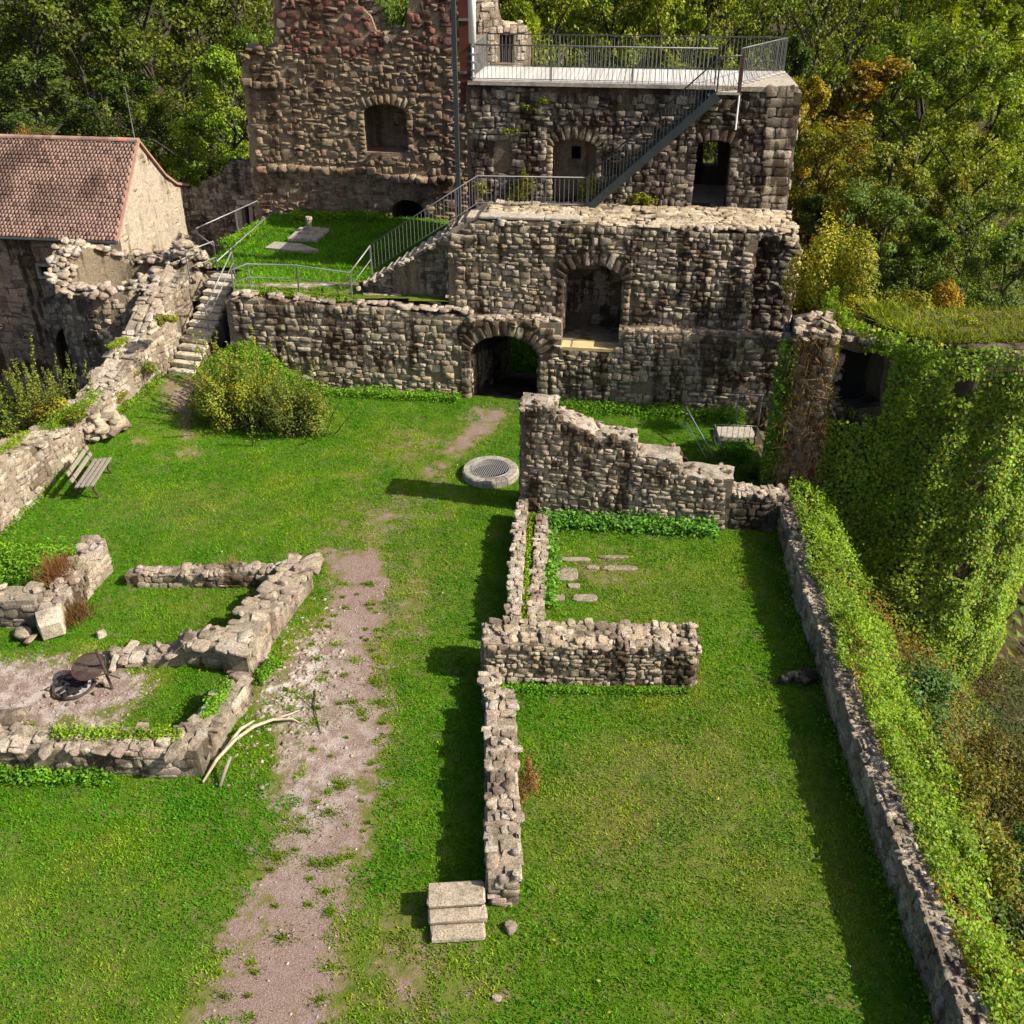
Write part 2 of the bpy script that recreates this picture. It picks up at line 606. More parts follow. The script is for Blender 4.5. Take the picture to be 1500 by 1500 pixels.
def core(name, fr, poly, holes, thick, mat, parent, jit=.03, step=.3, w0=0.0, hole_jit=.008):
    """solid slab of the outline with openings cut through, front at w0, back at w0 - thick"""
    P_ = resample(poly, step, jit)
    H_ = [resample(h, .25, hole_jit) for h in holes]
    pts, edges = [], []
    for loop in [P_] + H_:
        o = len(pts)
        pts += loop
        edges += [(o + i, o + (i + 1) % len(loop)) for i in range(len(loop))]
    res = delaunay_2d_cdt([Vector(p) for p in pts], edges, [], 0, 1e-5)
    v2, e2, f2 = res[0], res[1], res[2]
    tris = []
    for f in f2:
        c = (sum(v2[i][0] for i in f) / len(f), sum(v2[i][1] for i in f) / len(f))
        if inside(c, P_) and not any(inside(c, h) for h in H_):
            tris.append(tuple(f))
    n = len(v2)
    v = [fr.pt(p[0], p[1], w0) for p in v2] + [fr.pt(p[0], p[1], w0 - thick) for p in v2]
    faces = []
    cnt = {}
    for f in tris:
        a = (v2[f[1]] - v2[f[0]]).to_3d().cross((v2[f[2]] - v2[f[0]]).to_3d()).z
        if a < 0:
            f = f[::-1]
        faces.append(f)
        faces.append(tuple(i + n for i in f[::-1]))
        for i in range(len(f)):
            e = (f[i], f[(i + 1) % len(f)])
            cnt[e] = cnt.get(e, 0) + 1
    for (a, b) in list(cnt):
        if (b, a) not in cnt:
            faces.append((b, a, a + n, b + n))
    return put(name, poly_mesh(name, v, faces, M[mat]), parent)


def arch_hole(u0, u1, z0, zs, zc, n=10):
    uc, hw = (u0 + u1) / 2, (u1 - u0) / 2
    h = [(u0, z0), (u1, z0)]
    for i in range(n + 1):
        t = math.pi * i / n
        h.append((uc + hw * math.cos(t), zs + (zc - zs) * math.sin(t)))
    return h


def polywall(root, pts, zb, zt, thick, pal='grey', mat='stone', cm='mortar', hr=(.10, .22), wr=(.14, .38), dep=.06, top=True, topsize=(.14, .34), rocks=1.0, sides=(1, 1), ends=(1, 1), toppal='pale', topmat='stone_pale', rocksize=(.14, .3), rnd=.3, topmiss=.02):
    """freestanding wall along pts (left face when walking); thickness goes to the right of the walk"""
    n = len(pts)
    P2 = [Vector((p[0], p[1])) for p in pts]
    off = []
    for i in range(n):
        d = Vector((0, 0))
        if i > 0:
            d += (P2[i] - P2[i - 1]).normalized()
        if i < n - 1:
            d += (P2[i + 1] - P2[i]).normalized()
        d.normalize()
        off.append(Vector((d.y, -d.x)))
    Q2 = [P2[i] + off[i] * thick for i in range(n)]
    # core strip, finely sliced so that the top edge is uneven
    A, B = [], []
    for i in range(n - 1):
        k = max(1, int((P2[i + 1] - P2[i]).length / .3))
        for j in range(k + (i == n - 2)):
            t = j / k
            zb_ = zb[i] + (zb[i + 1] - zb[i]) * t
            zt_ = zt[i] + (zt[i + 1] - zt[i]) * t
            a = P2[i].lerp(P2[i + 1], t)
            b = Q2[i].lerp(Q2[i + 1], t)
            A.append((a, b, zb_, zt_))
    v, f = [], []
    for (a, b, b_, t_) in A:
        e1, e2 = U(-.05, .02), U(-.05, .02)
        v += [(a.x, a.y, b_ - .15), (a.x, a.y, t_ + e1), (b.x, b.y, t_ + e2), (b.x, b.y, b_ - .15)]
    for i in range(len(A) - 1):
        o = i * 4
        f += [(o, o + 1, o + 5, o + 4), (o + 1, o + 2, o + 6, o + 5), (o + 2, o + 3, o + 7, o + 6)]
    f += [(3, 2, 1, 0), (len(v) - 4, len(v) - 3, len(v) - 2, len(v) - 1)]
    put('core', poly_mesh('core', v, f, M['mortar_top' if cm == 'mortar' else cm]), root)
    for i in range(n - 1):
        a, b, c, d = P2[i], P2[i + 1], Q2[i], Q2[i + 1]
        for s, (p, q, za, zc_, zb0, zb1) in enumerate(((b, a, zt[i + 1], zt[i], zb[i + 1], zb[i]), (c, d, zt[i], zt[i + 1], zb[i], zb[i + 1]))):
            if not sides[s]:
                continue
            fr = wall_frame(p, q)
            L = (q - p).length
            masonry(root, fr, [(0, zb0 - .1), (L, zb1 - .1), (L, zc_ + .02), (0, za + .02)], (), hr, wr, dep, pal, mat, rnd)
        if top:
            o = Vector((a.x, a.y, zt[i]))
            eu = Vector((c.x, c.y, zt[i])) - o
            ev = Vector((b.x, b.y, zt[i + 1])) - o
            fr = Frame(o, eu, ev)
            L = ev.length
            wa, wb = eu.length, (d - b).length
            skew = (Vector((b.x, b.y, zt[i + 1])) - o).dot(fr.eu)
            ts_ = (topsize[0] * .75, topsize[1] * .75)
            masonry(root, fr, [(-.03, 0), (wa + .03, 0), (skew + wb + .03, L), (skew - .03, L)], (), ts_, (ts_[0], ts_[1] * 1.25), .055, toppal, topmat, .45, .02, 10, .008, miss=topmiss, edge=2)
            for k in range(int(L * thick * 14 * rocks)):
                t, w = U(0, 1), U(-.02, 1.02)
                p = a.lerp(b, t).lerp(c.lerp(d, t), w)
                s = U(*rocksize) * .72
                rock(root, (p.x, p.y, zt[i] + (zt[i + 1] - zt[i]) * t + U(-.04, .06)), s, toppal, topmat)
    for e, (p, q, b0, t0) in enumerate(((P2[0], Q2[0], zb[0], zt[0]), (Q2[-1], P2[-1], zb[-1], zt[-1]))):
        if ends[e]:
            fr = wall_frame(p, q)
            L = (q - p).length
            masonry(root, fr, [(-.02, b0 - .1), (L + .02, b0 - .1), (L + .02, t0 + .02), (-.02, t0 + .02)], (), hr, wr, dep, pal, mat, rnd)


# ------------------------------------------------------------------ leaf kit
def leaf_arrays(P, Nn, size, asp=.62, fold=.18):
    """rhombic leaves, two triangles each"""
    n = len(P)
    Nn = Nn / np.maximum(np.linalg.norm(Nn, axis=1, keepdims=True), 1e-6)
    rv = nrg.normal(size=(n, 3))
    a = np.cross(Nn, rv)
    a /= np.maximum(np.linalg.norm(a, axis=1, keepdims=True), 1e-6)
    b = np.cross(Nn, a)
    s = np.asarray(size).reshape(-1, 1)
    v = np.empty((n, 4, 3))
    v[:, 0] = P - a * s * .5
    v[:, 1] = P + b * s * asp * .5 + Nn * s * fold
    v[:, 2] = P + a * s * .5
    v[:, 3] = P - b * s * asp * .5 + Nn * s * fold
    i = np.arange(n)[:, None] * 4
    t = np.concatenate([i + np.array([[0, 2, 1]]), i + np.array([[0, 3, 2]])], 1).reshape(-1, 3)
    return v.reshape(-1, 3), t


def leaf_mesh(name, P, Nn, size, tint, mat, asp=.62):
    v, t = leaf_arrays(P, Nn, size, asp)
    return tri_mesh(name, v, t, np.repeat(tint, 4, axis=0), mat)


def leaf_tint(n, base=(1, 1, 1), var=.3, hue=.25):
    g = np.clip(nrg.normal(1, var, n), .3, 1.9)[:, None]
    y = nrg.normal(0, hue, n)
    c = np.array(base)[None, :] * g
    c[:, 0] *= np.clip(1 + y, .4, 2)
    c[:, 2] *= np.clip(1 - y * .5, .3, 1.8)
    return c


def vnoise(x, y, s, seed=0.0):
    """cheap smooth value noise on arrays, 0..1"""
    x = np.asarray(x) * s + seed * 17.3
    y = np.asarray(y) * s + seed * 9.1
    xi, yi = np.floor(x), np.floor(y)
    xf, yf = x - xi, y - yi
    xf = xf * xf * (3 - 2 * xf)
    yf = yf * yf * (3 - 2 * yf)

    def hsh(a, b):
        return np.modf(np.abs(np.sin(a * 127.1 + b * 311.7) * 43758.5453))[0]
    return (hsh(xi, yi) * (1 - xf) + hsh(xi + 1, yi) * xf) * (1 - yf) + (hsh(xi, yi + 1) * (1 - xf) + hsh(xi + 1, yi + 1) * xf) * yf


def fbm(x, y, s, seed=0.0):
    return .5 * vnoise(x, y, s, seed) + .3 * vnoise(x, y, s * 2.3, seed + 1) + .2 * vnoise(x, y, s * 5.1, seed + 2)

# ------------------------------------------------------------------ the castle's own axes: u along the facade, d behind it
CO = Vector((-0.221,29.273,0.0))
CA = R(7.5)
E1 = Vector((math.cos(CA), -math.sin(CA), 0))
E2 = Vector((math.sin(CA), math.cos(CA), 0))


def C(u, d, z=0.0):
    return CO + E1 * u + E2 * d + Z * z


def CF(d):
    return Frame(C(0, d), E1, Z)


def CT(d, z, slope=0.0):
    """a level (or sloping along u) top surface whose front edge is at depth d"""
    return Frame(C(0, d, z), E1 + Z * slope, E2)


# ------------------------------------------------------------------ ground
PARAPET = [(-13.4, 16.0), (-13.2, 20.0), (-12.75, 22.2), (-12.42, 25.2), (-11.9, 26.9), (-11.15, 29.3), (-9.95, 31.0)]
RWALL = [(5.95, 4.0), (6.03, 8.2), (6.12, 10.4), (6.15, 12.0), (6.25, 14.1), (6.40, 16.4), (6.48, 18.6), (6.78, 21.4), (6.95, 22.6)]


def interp_line(line, y):
    return np.interp(y, [p[1] for p in line], [p[0] for p in line])


def sstep(a, b, x):
    t = np.clip((x - a) / (b - a), 0, 1)
    return t * t * (3 - 2 * t)


def ground_z(x, y):
    x = np.asarray(x, dtype=float)
    y = np.asarray(y, dtype=float)
    dx, dy = x - CO.x, y - CO.y
    u = dx * E1.x + dy * E1.y
    d = dx * E2.x + dy * E2.y
    z = .05 * (fbm(x, y, .35, 3) - .5) + .5 * sstep(22.5, 27.5, y) * sstep(-8.5, -12.5, x)
    z = z + 1.6 * np.exp(-((x + 8.6) / 1.45) ** 2) * sstep(28.2, 30.6, y) + .25 * sstep(28, 30, y) * sstep(-9, -10.5, x)
    # right-hand outer slope
    s = x - (interp_line(RWALL, y) + .25)
    z = np.where(s > 0, -.9 * sstep(0, .3, s) - .55 * np.clip(s, 0, 14) - 1.2 * sstep(2, 5, s), z)
    # outer ward on the left
    s = (interp_line(PARAPET, y) - .5) - x
    z = np.where((s > 0) & (d < 20), -3.2 * sstep(0, .8, s) - .05 * np.clip(s, 0, 30), z)
    # beneath and behind the castle
    inn = d > .3
    back = np.where(d < 6.3, -2.2, np.where(d < 9.5, -1.9 + .55 * (d - 6.3), -.14 - .75 * np.clip(d - 9.5, 0, 14)))
    zl = np.where(u < -8.9, -3.2 - .6 * np.clip(d - 14, 0, 12), back)
    zr = np.minimum(zl, -3.0 - .5 * np.clip(u - 8.8, 0, 14))
    z = np.where(inn, np.where(u > 8.8, zr, zl), z)
    far = sstep(70, 300, np.hypot(x, y))
    return z * (1 - far) + far * (-16 + 10 * (fbm(x, y, .006, 5) - .5))


def seg_dist(px, py, poly):
    """signed distance to a polygon, negative inside"""
    n = len(poly)
    best = np.full(px.shape, 1e9)
    ins = np.zeros(px.shape, dtype=bool)
    for i in range(n):
        ax, ay = poly[i]
        bx, by = poly[(i + 1) % n]
        ex, ey = bx - ax, by - ay
        t = np.clip(((px - ax) * ex + (py - ay) * ey) / (ex * ex + ey * ey + 1e-9), 0, 1)
        best = np.minimum(best, np.hypot(px - ax - t * ex, py - ay - t * ey))
        c = ((ay > py) != (by > py)) & (px < ex * (py - ay) / (ey if abs(ey) > 1e-9 else 1e-9) + ax)
        ins ^= c
    return np.where(ins, -best, best)


PATH = [(-4.421,20.426),(-3.452,20.365),(-2.965,19.141),(-2.883,17.814),(-2.811,16.382),(-2.527,15.1),(-2.375,13.945),(-2.462,12.899),(-2.434,11.947),(-2.613,11.078),(-2.636,10.281),(-2.58,9.315),(-2.412,8.041),(-4.594,8.041),(-4.526,8.869),(-4.346,9.785),(-4.174,10.539),(-4.092,11.359),(-3.918,12.255),(-4.043,13.236),(-4.54,14.129),(-5.081,15.1),(-4.781,16.382),(-4.252,17.564),(-3.948,18.594)]
FIRE = [(-11.714,16.337),(-10.043,16.495),(-8.815,16.725),(-7.716,16.27),(-7.198,15.512),(-7.356,14.702),(-7.864,14.037),(-10.485,13.763)]
GATE = [(-1.262,28.705),(-0.109,28.705),(-0.17,27.909),(-0.911,26.15),(-1.772,25.208),(-2.199,25.716),(-1.693,26.824)]
WORN = [(-2.761,23.028) + (1.0, .30, .45), (-4.392,24.198) + (.5, .25, .4), (-0.581,11.503) + (.2, .2, .0), (-9.415,25.547) + (.5, .5, .5),
        (-0.199,8.654) + (.16, .12, .9), (-0.7,8.761) + (.5, .3, .5), (-3.913,15.512) + (.9, .7, .6), (-3.372,21.905) + (1.3, 1.2, .46), (-2.119,24.475) + (.7, .9, .46), (-3.519,20.924) + (.6, .7, .5), (-2.345,18.329) + (.5, 2.0, .42),
        (-1.528,9.089) + (.7, 1.2, .45), (-3.948,12.734) + (.7, 1.0, .5), (-2.835,26.15) + (1.0, 1.6, .40), (-10.9,25.85) + (.3, .2, .6), (2.128,19.566) + (1.0, .7, .35)]
STAIRFOOT = [(-11.209,29.388),(-10.33,29.388),(-9.792,27.447),(-9.667,26.413),(-10.112,26.97)]
# dry (positive) and lush (negative) stretches of turf
DRY = [(2.632,13.066) + (2.2, 2.2, 1.1), (1.717,11.218) + (1.2, .9, .5), (2.925,16.61) + (1.0, .6, .2), (3.35,18.865) + (2.2, 1.4, .35), (4.327,10.154) + (1.2, 1.4, .45), (-6.936,9.906) + (2.2, 1.0, .45),
       (-8.895,22.597) + (2.5, 1.3, .5), (-2.233,18.865) + (1.2, 2.2, .5), (-1.342,9.315) + (1.4, 1.2, .45), (-6.724,18.329) + (1.8, .8, .35), (-6.768,8.445) + (1.5, .8, .4),
       (1.327,14.317) + (2.2, .6, -.6), (-5.409,28.503) + (2.5, 1.0, -.4), (-7.595,12.255) + (3.0, .6, -.6), (-7.704,24.475) + (2.6, .8, -.3), (4.055,28.007) + (2.5, .8, -.5),
       (1.388,21.244) + (1.2, .5, -.7), (-0.864,12.734) + (.6, 2.5, -.3), (1.528,9.089) + (2, .7, -.2), (-0.849,20.611) + (.8, 2, -.1)]


def masks(x, y):
    sd = np.minimum(np.minimum(seg_dist(x, y, PATH) - .12 * sstep(16.5, 18, y), seg_dist(x, y, FIRE) + .25), seg_dist(x, y, GATE) + .12)
    sd = np.minimum(sd, seg_dist(x, y, STAIRFOOT))
    dirt = 1 - sstep(-1.0, .75, sd - .02)
    for (cx, cy, rx, ry, a) in WORN:
        dirt = np.maximum(dirt, a * np.exp(-((x - cx) / rx) ** 2 - ((y - cy) / ry) ** 2))
    dry = np.zeros(np.shape(x))
    for (cx, cy, rx, ry, a) in DRY:
        dry = dry + a * np.exp(-((x - cx) / rx) ** 2 - ((y - cy) / ry) ** 2)
    stony = np.exp(-((x + 4.7) / 1.0) ** 2 - ((y - 15.6) / 1.9) ** 2)
    stony = np.maximum(stony, .5 * (1 - sstep(-.3, .3, seg_dist(x, y, FIRE))))
    stony = np.maximum(stony, .45 * np.exp(-((x + 3.8) / 1.3) ** 2 - ((y - 13.3) / 2.5) ** 2))
    return dirt, dry, stony


xs = np.concatenate([np.linspace(-700, -45, 14), np.arange(-40, -17, 1.5), np.arange(-16.6, 8.6, .2), np.arange(9, 45, 1.2), np.linspace(50, 700, 14)])
ys = np.concatenate([np.linspace(-80, 0, 8), np.arange(2, 5, .8), np.arange(5.2, 31.4, .2), np.arange(32, 66, 1.2), np.linspace(70, 1500, 22)])
GX, GY = np.meshgrid(xs, ys)
gz = ground_z(GX, GY)
nx, ny = len(xs), len(ys)
ii = (np.arange(ny - 1)[:, None] * nx + np.arange(nx - 1)[None, :]).ravel()
gt = np.concatenate([np.stack([ii, ii + 1, ii + nx + 1], 1), np.stack([ii, ii + nx + 1, ii + nx], 1)])
dm, dr, sm = masks(GX, GY)
court = ((GX > interp_line(PARAPET, GY) - .3) & (GX < interp_line(RWALL, GY) + .3) & (GY > 4) & (((GX - CO.x) * E2.x + (GY - CO.y) * E2.y) < .4)).astype(float)
msk = np.stack([(dm * court).ravel(), np.where(court > 0, dr * .4 + .5, -1.0).ravel(), (sm * court).ravel()], 1)
gme = tri_mesh('ground', np.stack([GX.ravel(), GY.ravel(), gz.ravel()], 1), gt, msk, None, True)


def mat_ground():
    m, nt, bs = nodes('turf_and_gravel')
    at = N(nt, 'ShaderNodeAttribute', attribute_name='tint')
    sp = N(nt, 'ShaderNodeSeparateColor')
    nt.links.new(at.outputs['Color'], sp.inputs[0])
    n1 = wnoise(nt, .8, 5, .65)
    n2 = wnoise(nt, 7.0, 5, .7)
    n3 = wnoise(nt, 40.0, 3, .6)
    g = mixc(nt, maprange(nt, n1, .35, .65), (.062, .130, .008), (.105, .165, .012))
    g = mixc(nt, maprange(nt, sp.outputs[1], .5, .9, 0, .8), g, (.15, .14, .045))
    g = mixc(nt, maprange(nt, n2, .35, .7), mixc(nt, 1.0, g, (.6, .62, .6), 'MULTIPLY'), mixc(nt, 1.0, g, (1.25, 1.2, 1.2), 'MULTIPLY'))
    g = mixc(nt, maprange(nt, sp.outputs[1], -.6, -.3, 1, 0), g, mixc(nt, maprange(nt, n2, .3, .7), (.022, .018, .010), (.06, .045, .022)))
    d = mixc(nt, maprange(nt, n2, .3, .7), (.15, .098, .076), (.235, .165, .134))
    d = mixc(nt, maprange(nt, n3, .45, .7), d, (.33, .25, .215))
    d = mixc(nt, maprange(nt, wnoise(nt, 55, 2, .5, loc=(4, 4, 4)), .58, .66), d, (.13, .10, .08))
    pale = N(nt, 'ShaderNodeMath', operation='MULTIPLY')
    nt.links.new(sp.outputs[2], pale.inputs[0])
    nt.links.new(maprange(nt, wnoise(nt, 3.2, 5, .7, loc=(9, 2, 1)), .42, .60), pale.inputs[1])
    d = mixc(nt, pale.outputs[0], d, mixc(nt, maprange(nt, n3, .4, .6), (.50, .45, .39), (.62, .58, .52)))
    th = N(nt, 'ShaderNodeMath', operation='ADD')
    nt.links.new(sp.outputs[0], th.inputs[0])
    nt.links.new(maprange(nt, wnoise(nt, 2.6, 6, .72, loc=(1, 5, 2)), .25, .75, -.62, .62), th.inputs[1])
    c = mixc(nt, maprange(nt, th.outputs[0], .38, .66), mixc(nt, maprange(nt, th.outputs[0], .05, .45, 0, .75), g, (.17, .135, .06)), d)
    nt.links.new(c, bs.inputs['Base Color'])
    bs.inputs['Roughness'].default_value = 1.0
    bs.inputs['Specular IOR Level'].default_value = .05
    bump(nt, bs, wnoise(nt, 22, 6, .75), .8, .05)
    return m


M['ground'] = mat_ground()
gme.materials.append(M['ground'])
tag(put('ground', gme), 'green courtyard turf with worn gravel path', kind='structure')

# ------------------------------------------------------------------ gate wall (d = 0)
gw = thing('gate_wall', 'long low rubble wall with the arched gateway below the castle block', 'wall', C(0, 0))
GH = arch_hole(-1.12, 1.07, -.6, 1.45, 2.17)
gpoly = [(-9.0, .3), (-6.5, -.2), (-4, -.6), (8.7, -.6), (8.7, 2.5), (3.52, 2.52), (3.52, 1.9), (1.74, 1.9), (1.74, 2.68), (-1.06, 2.66), (-4.5, 2.88), (-8.8, 2.98), (-9.0, 2.9)]
core('core', CF(0), gpoly, [arch_hole(-1.12, 1.07, -.5, 1.45, 2.17)], .58, 'mortar', gw, .03)
RING = arch_hole(-1.42, 1.37, -.6, 1.45, 2.5)
masonry(gw, CF(0), gpoly, [RING], (.12, .25), (.16, .44), .07, 'grey', 'stone', .3, .14)
arch_ring(gw, CF(0), -.025, 1.1, 1.45, 2.17, 15, .42, .10, 'grey')
for s in (-1.27, 1.22):
    z = -.1
    while z < 1.4:
        h = U(.2, .32)
        add_stone(gw, rng.randrange(NB), CF(0).rot, CF(0).pt(s, z + h / 2), .32, h - .01, .06, pick('grey'), 'stone')
        z += h
masonry(gw, CT(-.03, 2.80, -.035), [(-8.9, 0), (-1.0, 0), (-1.0, .55), (-8.9, .55)], (), (.14, .3), (.16, .4), .06, 'pale', 'stone_pale', .4, .02, 8)
masonry(gw, CT(-.03, 2.68), [(-1.0, 0), (1.7, 0), (1.7, .56), (-1.0, .56)], (), (.14, .3), (.16, .4), .06, 'pale', 'stone_pale', .4, .02, 8)
masonry(gw, CT(-.03, 2.52), [(3.5, 0), (8.7, 0), (8.7, .56), (3.5, .56)], (), (.14, .3), (.16, .4), .06, 'grey', 'stone_pale', .4, .02, 8)
for i in range(110):
    u = U(-8.9, 8.6)
    if 1.7 < u < 3.55:
        continue
    z = 2.68 - (u + 1) * .035 if u < -1 else (2.68 if u < 1.7 else 2.5)
    rock(gw, C(u, U(.0, .5), z + U(-.03, .05)), U(.12, .26), 'grey', 'stone_pale', .6)

# the vaulted passage behind the gate, floor falling away to the back
v, f = [], []
for k, (dd, zf, ul, ur) in enumerate(((.02, 0.0, -1.12, 1.07), (2.2, -.6, -.97, 1.05), (4.4, -1.2, -.82, 1.03), (6.45, -1.85, -.67, 1.0))):
    zs_, zc_ = 1.45 - .16 * dd, 2.17 - .16 * dd
    ring = [(ul, zf)] + [((ul + ur) / 2 - (ur - ul) / 2 * math.cos(math.pi * i / 8), zs_ + (zc_ - zs_) * math.sin(math.pi * i / 8)) for i in range(9)] + [(ur, zf)]
    v += [C(a, dd, b) for a, b in ring]
n_ = 11
for k in range(3):
    for i in range(n_):
        j = (i + 1) % n_
        f.append((k * n_ + i, (k + 1) * n_ + i, (k + 1) * n_ + j, k * n_ + j))
put('passage', poly_mesh('passage', v, f, M['mortar_dark']), gw)
for sgn, uu in ((1, -1.1), (-1, 1.05)):
    a, b = C(uu, .03), C(uu + (.42 if sgn > 0 else 0), 5.8)
    fr = wall_frame(a, b) if sgn > 0 else wall_frame(b, a)
    L = (b - a).length
    zl, zr = (0, -1.7) if sgn > 0 else (-1.7, 0)
    masonry(gw, fr, [(0, zl), (L, zr), (L, zr + 1.45), (0, zl + 1.45)], (), (.16, .28), (.2, .45), .05, 'grey', 'stone', .3)

# ------------------------------------------------------------------ main block (d = .55)
mb = thing('castle_block', 'broad streaked stone block with one large arched recess above the gate', 'ruin', C(3, .55))
mpoly = [(-1.9, -2.4), (7.42, -2.4), (7.4, 5.42), (3.2, 5.55), (-.88, 5.55), (-1.84, 5.08)]
NICHE = arch_hole(1.75, 3.57, 1.92, 3.75, 4.35)
core('core', CF(.55), mpoly, [NICHE, [(-1.4, -2.1), (1.5, -2.1), (1.5, 2.35), (-1.4, 2.35)]], 2.6, 'mortar', mb)
mface = [(-1.9, 2.3), (7.42, 2.3), (7.4, 5.45), (3.2, 5.58), (-.88, 5.58), (-1.84, 5.1)]
masonry(mb, CF(.55), mface, [arch_hole(1.55, 3.77, 1.9, 3.75, 4.72)], (.11, .22), (.16, .42), .075, 'grey', 'stone', .28, .12)
arch_ring(mb, CF(.55), 2.66, .92, 3.75, 4.35, 13, .40, .10, 'pale')
for s in (1.64, 3.68):
    z = 1.95
    while z < 3.7:
        h = U(.18, .3)
        add_stone(mb, rng.randrange(NB), CF(.55).rot, CF(.55).pt(s, z + h / 2), .24, h - .01, .06, pick('grey'), 'stone')
        z += h
# recess: back, floor and its sandy sill
core('recess_back', CF(1.95), [(1.5, 1.7), (3.8, 1.7), (3.8, 4.6), (1.5, 4.6)], [], .1, 'mortar_dark', mb)
masonry(mb, CF(1.95), [(1.75, 1.9), (3.57, 1.9), (3.57, 4.4), (1.75, 4.4)], (), (.2, .34), (.3, .6), .04, 'dark', 'stone', .15)
for sgn, uu in ((1, 1.76), (-1, 3.56)):
    a, b = C(uu, .6), C(uu, 1.95)
    fr = wall_frame(a, b) if sgn > 0 else wall_frame(b, a)
    masonry(mb, fr, [(0, 1.95), (1.35, 1.95), (1.35, 3.9), (0, 3.9)], (), (.2, .3), (.25, .5), .035, 'gold', 'stone', .15)
MB().box(C(2.655, .96, 1.86), 1.78, 1.98, .1, E1, E2).build('sill', M['sand'], mb)
# left flank and right-hand return
a, b = C(-1.9, 3.1), C(-1.9, .55)
masonry(mb, wall_frame(a, b), [(0, 2.6), (2.55, 2.6), (2.55, 5.1), (0, 5.5)], (), (.14, .25), (.2, .4), .06, 'grey', 'stone', .3)
rpoly = [(7.3, -1), (8.75, -1), (8.7, 4.95), (8.2, 5.15), (7.3, 5.35)]
core('buttress', CF(1.05), rpoly, [], 2.0, 'mortar_dark', mb)
masonry(mb, CF(1.05), [(7.35, -.3), (8.75, -.3), (8.7, 4.98), (8.2, 5.18), (7.35, 5.38)], (), (.13, .26), (.16, .4), .09, 'dark', 'stone_dark', .4, .1, 8)  # return coloured darker than the front, its shade put into the stone
a, b = C(8.75, 1.05), C(8.75, 3.05)
masonry(mb, wall_frame(a, b), [(0, -1), (2, -1), (2, 5.0), (0, 5.0)], (), (.14, .26), (.2, .45), .08, 'grey', 'stone', .3)
a, b = C(7.42, .55), C(7.42, 1.05)
masonry(mb, wall_frame(a, b), [(0, 2.4), (.5, 2.4), (.5, 5.4), (0, 5.4)], (), (.14, .26), (.2, .45), .05, 'grey', 'stone', .3)
# stub of wall in front of the buttress
core('buttress_stub', CF(.35), [(8.0, -.5), (8.75, -.5), (8.7, 2.2), (8.3, 2.35), (8.0, 2.1)], [], .7, 'mortar_dark', mb)
# walkway on top
masonry(mb, CT(.55, 5.58), [(-.9, -.03), (8.6, -.03), (8.6, 2.55), (-.9, 2.55)], (), (.16, .34), (.18, .5), .05, 'gold', 'stone_pale', .4, .02, 7)
for i in range(90):
    u = U(-.8, 8.5)
    rock(mb, C(u, U(.55, .9) if rng.random() < .6 else U(.6, 3.0), 5.56 - (.15 if u > 7.4 else 0)), U(.14, .32), 'pale', 'stone_pale', .55)
for k in range(26):
    rock(mb, C(U(7.4, 8.65), U(1.05, 1.9), 5.15 + U(-.1, .1)), U(.2, .42), 'pale', 'stone', .7)
for (u0, u1, dd) in ((-.85, 1.1, .58), (1.12, 2.2, .62)):
    MB().box(C((u0 + u1) / 2, dd + .2, 5.66), u1 - u0, .42, .09, E1, E2, None, .02).build('coping_slab', M['concrete'], mb)

# ------------------------------------------------------------------ sloping flank wall beside the terrace stair
fw = thing('stair_flank_wall', 'sloping dark rubble wall rising beside the terrace stair railing', 'wall', C(-3, 1.0, 2.7))
fp = [(-4.95, 2.3), (-1.75, 2.3), (-1.75, 5.05), (-2.3, 4.75), (-3.3, 4.1), (-4.3, 3.5), (-4.95, 3.2)]
core('core', CF(1.0), fp, [], .4, 'mortar', fw)
masonry(fw, CF(1.0), fp, (), (.1, .2), (.14, .36), .07, 'dark', 'stone_dark', .3)
for i in range(26):
    t = U(0, 1)
    rock(fw, C(-4.9 + 3.1 * t, U(.62, 1.0), 3.2 + 1.8 * t), U(.12, .24), 'pale', 'stone_pale', .6)
masonry(fw, CT(.55, 2.86, -.04), [(-4.9, 0), (-1.9, 0), (-1.9, .45), (-4.9, .45)], (), (.14, .26), (.2, .4), .05, 'grey', 'stone_pale', .4, .02, 8)
lf = core('ledge', CF(.6), [(-5.2, 2.2), (-1.9, 2.2), (-1.9, 2.75), (-5.2, 2.88)], [], .45, 'mortar', fw)

# ------------------------------------------------------------------ upper block with the viewing platform on top
DU = 3.09
ub = thing('upper_block', 'tall rubble wall carrying the viewing platform, with arched niche and dark doorway', 'ruin', C(3, DU, 5.5))
upoly = [(-1.6, 4.6), (8.5, 4.6), (8.2, 8.95), (-1.55, 8.98)]
UN = arch_hole(1.08, 2.47, 5.5, 7.15, 7.5)
UD = arch_hole(5.5, 6.56, 5.5, 7.38, 7.55)
core('core', CF(DU), upoly, [UN, UD], .75, 'mortar_dark', ub)
masonry(ub, CF(DU), [(-1.6, 5.3), (7.75, 5.3), (7.72, 8.97), (-1.55, 8.97)], [arch_hole(.98, 2.57, 5.4, 7.15, 7.85), arch_hole(5.4, 6.66, 5.4, 7.38, 7.85)], (.12, .25), (.15, .38), .085, 'dark', 'stone_dark', .4, .12, 8)
z = 5.1
k = 0
while z < 8.9:
    h = U(.2, .34)
    w = .78 if k % 2 else .5
    x1 = 8.5 - (z - 4.6) * .07
    for uu, ww in (((x1 - w / 2), w), (x1 - w - (.85 - w) / 2, .85 - w)):
        if ww > .1:
            add_stone(ub, rng.randrange(NB), CF(DU).rot, CF(DU).pt(uu, z + h / 2, .03), ww - .01, h - .01, .05, pick('grey'), 'stone')
    z += h
    k += 1
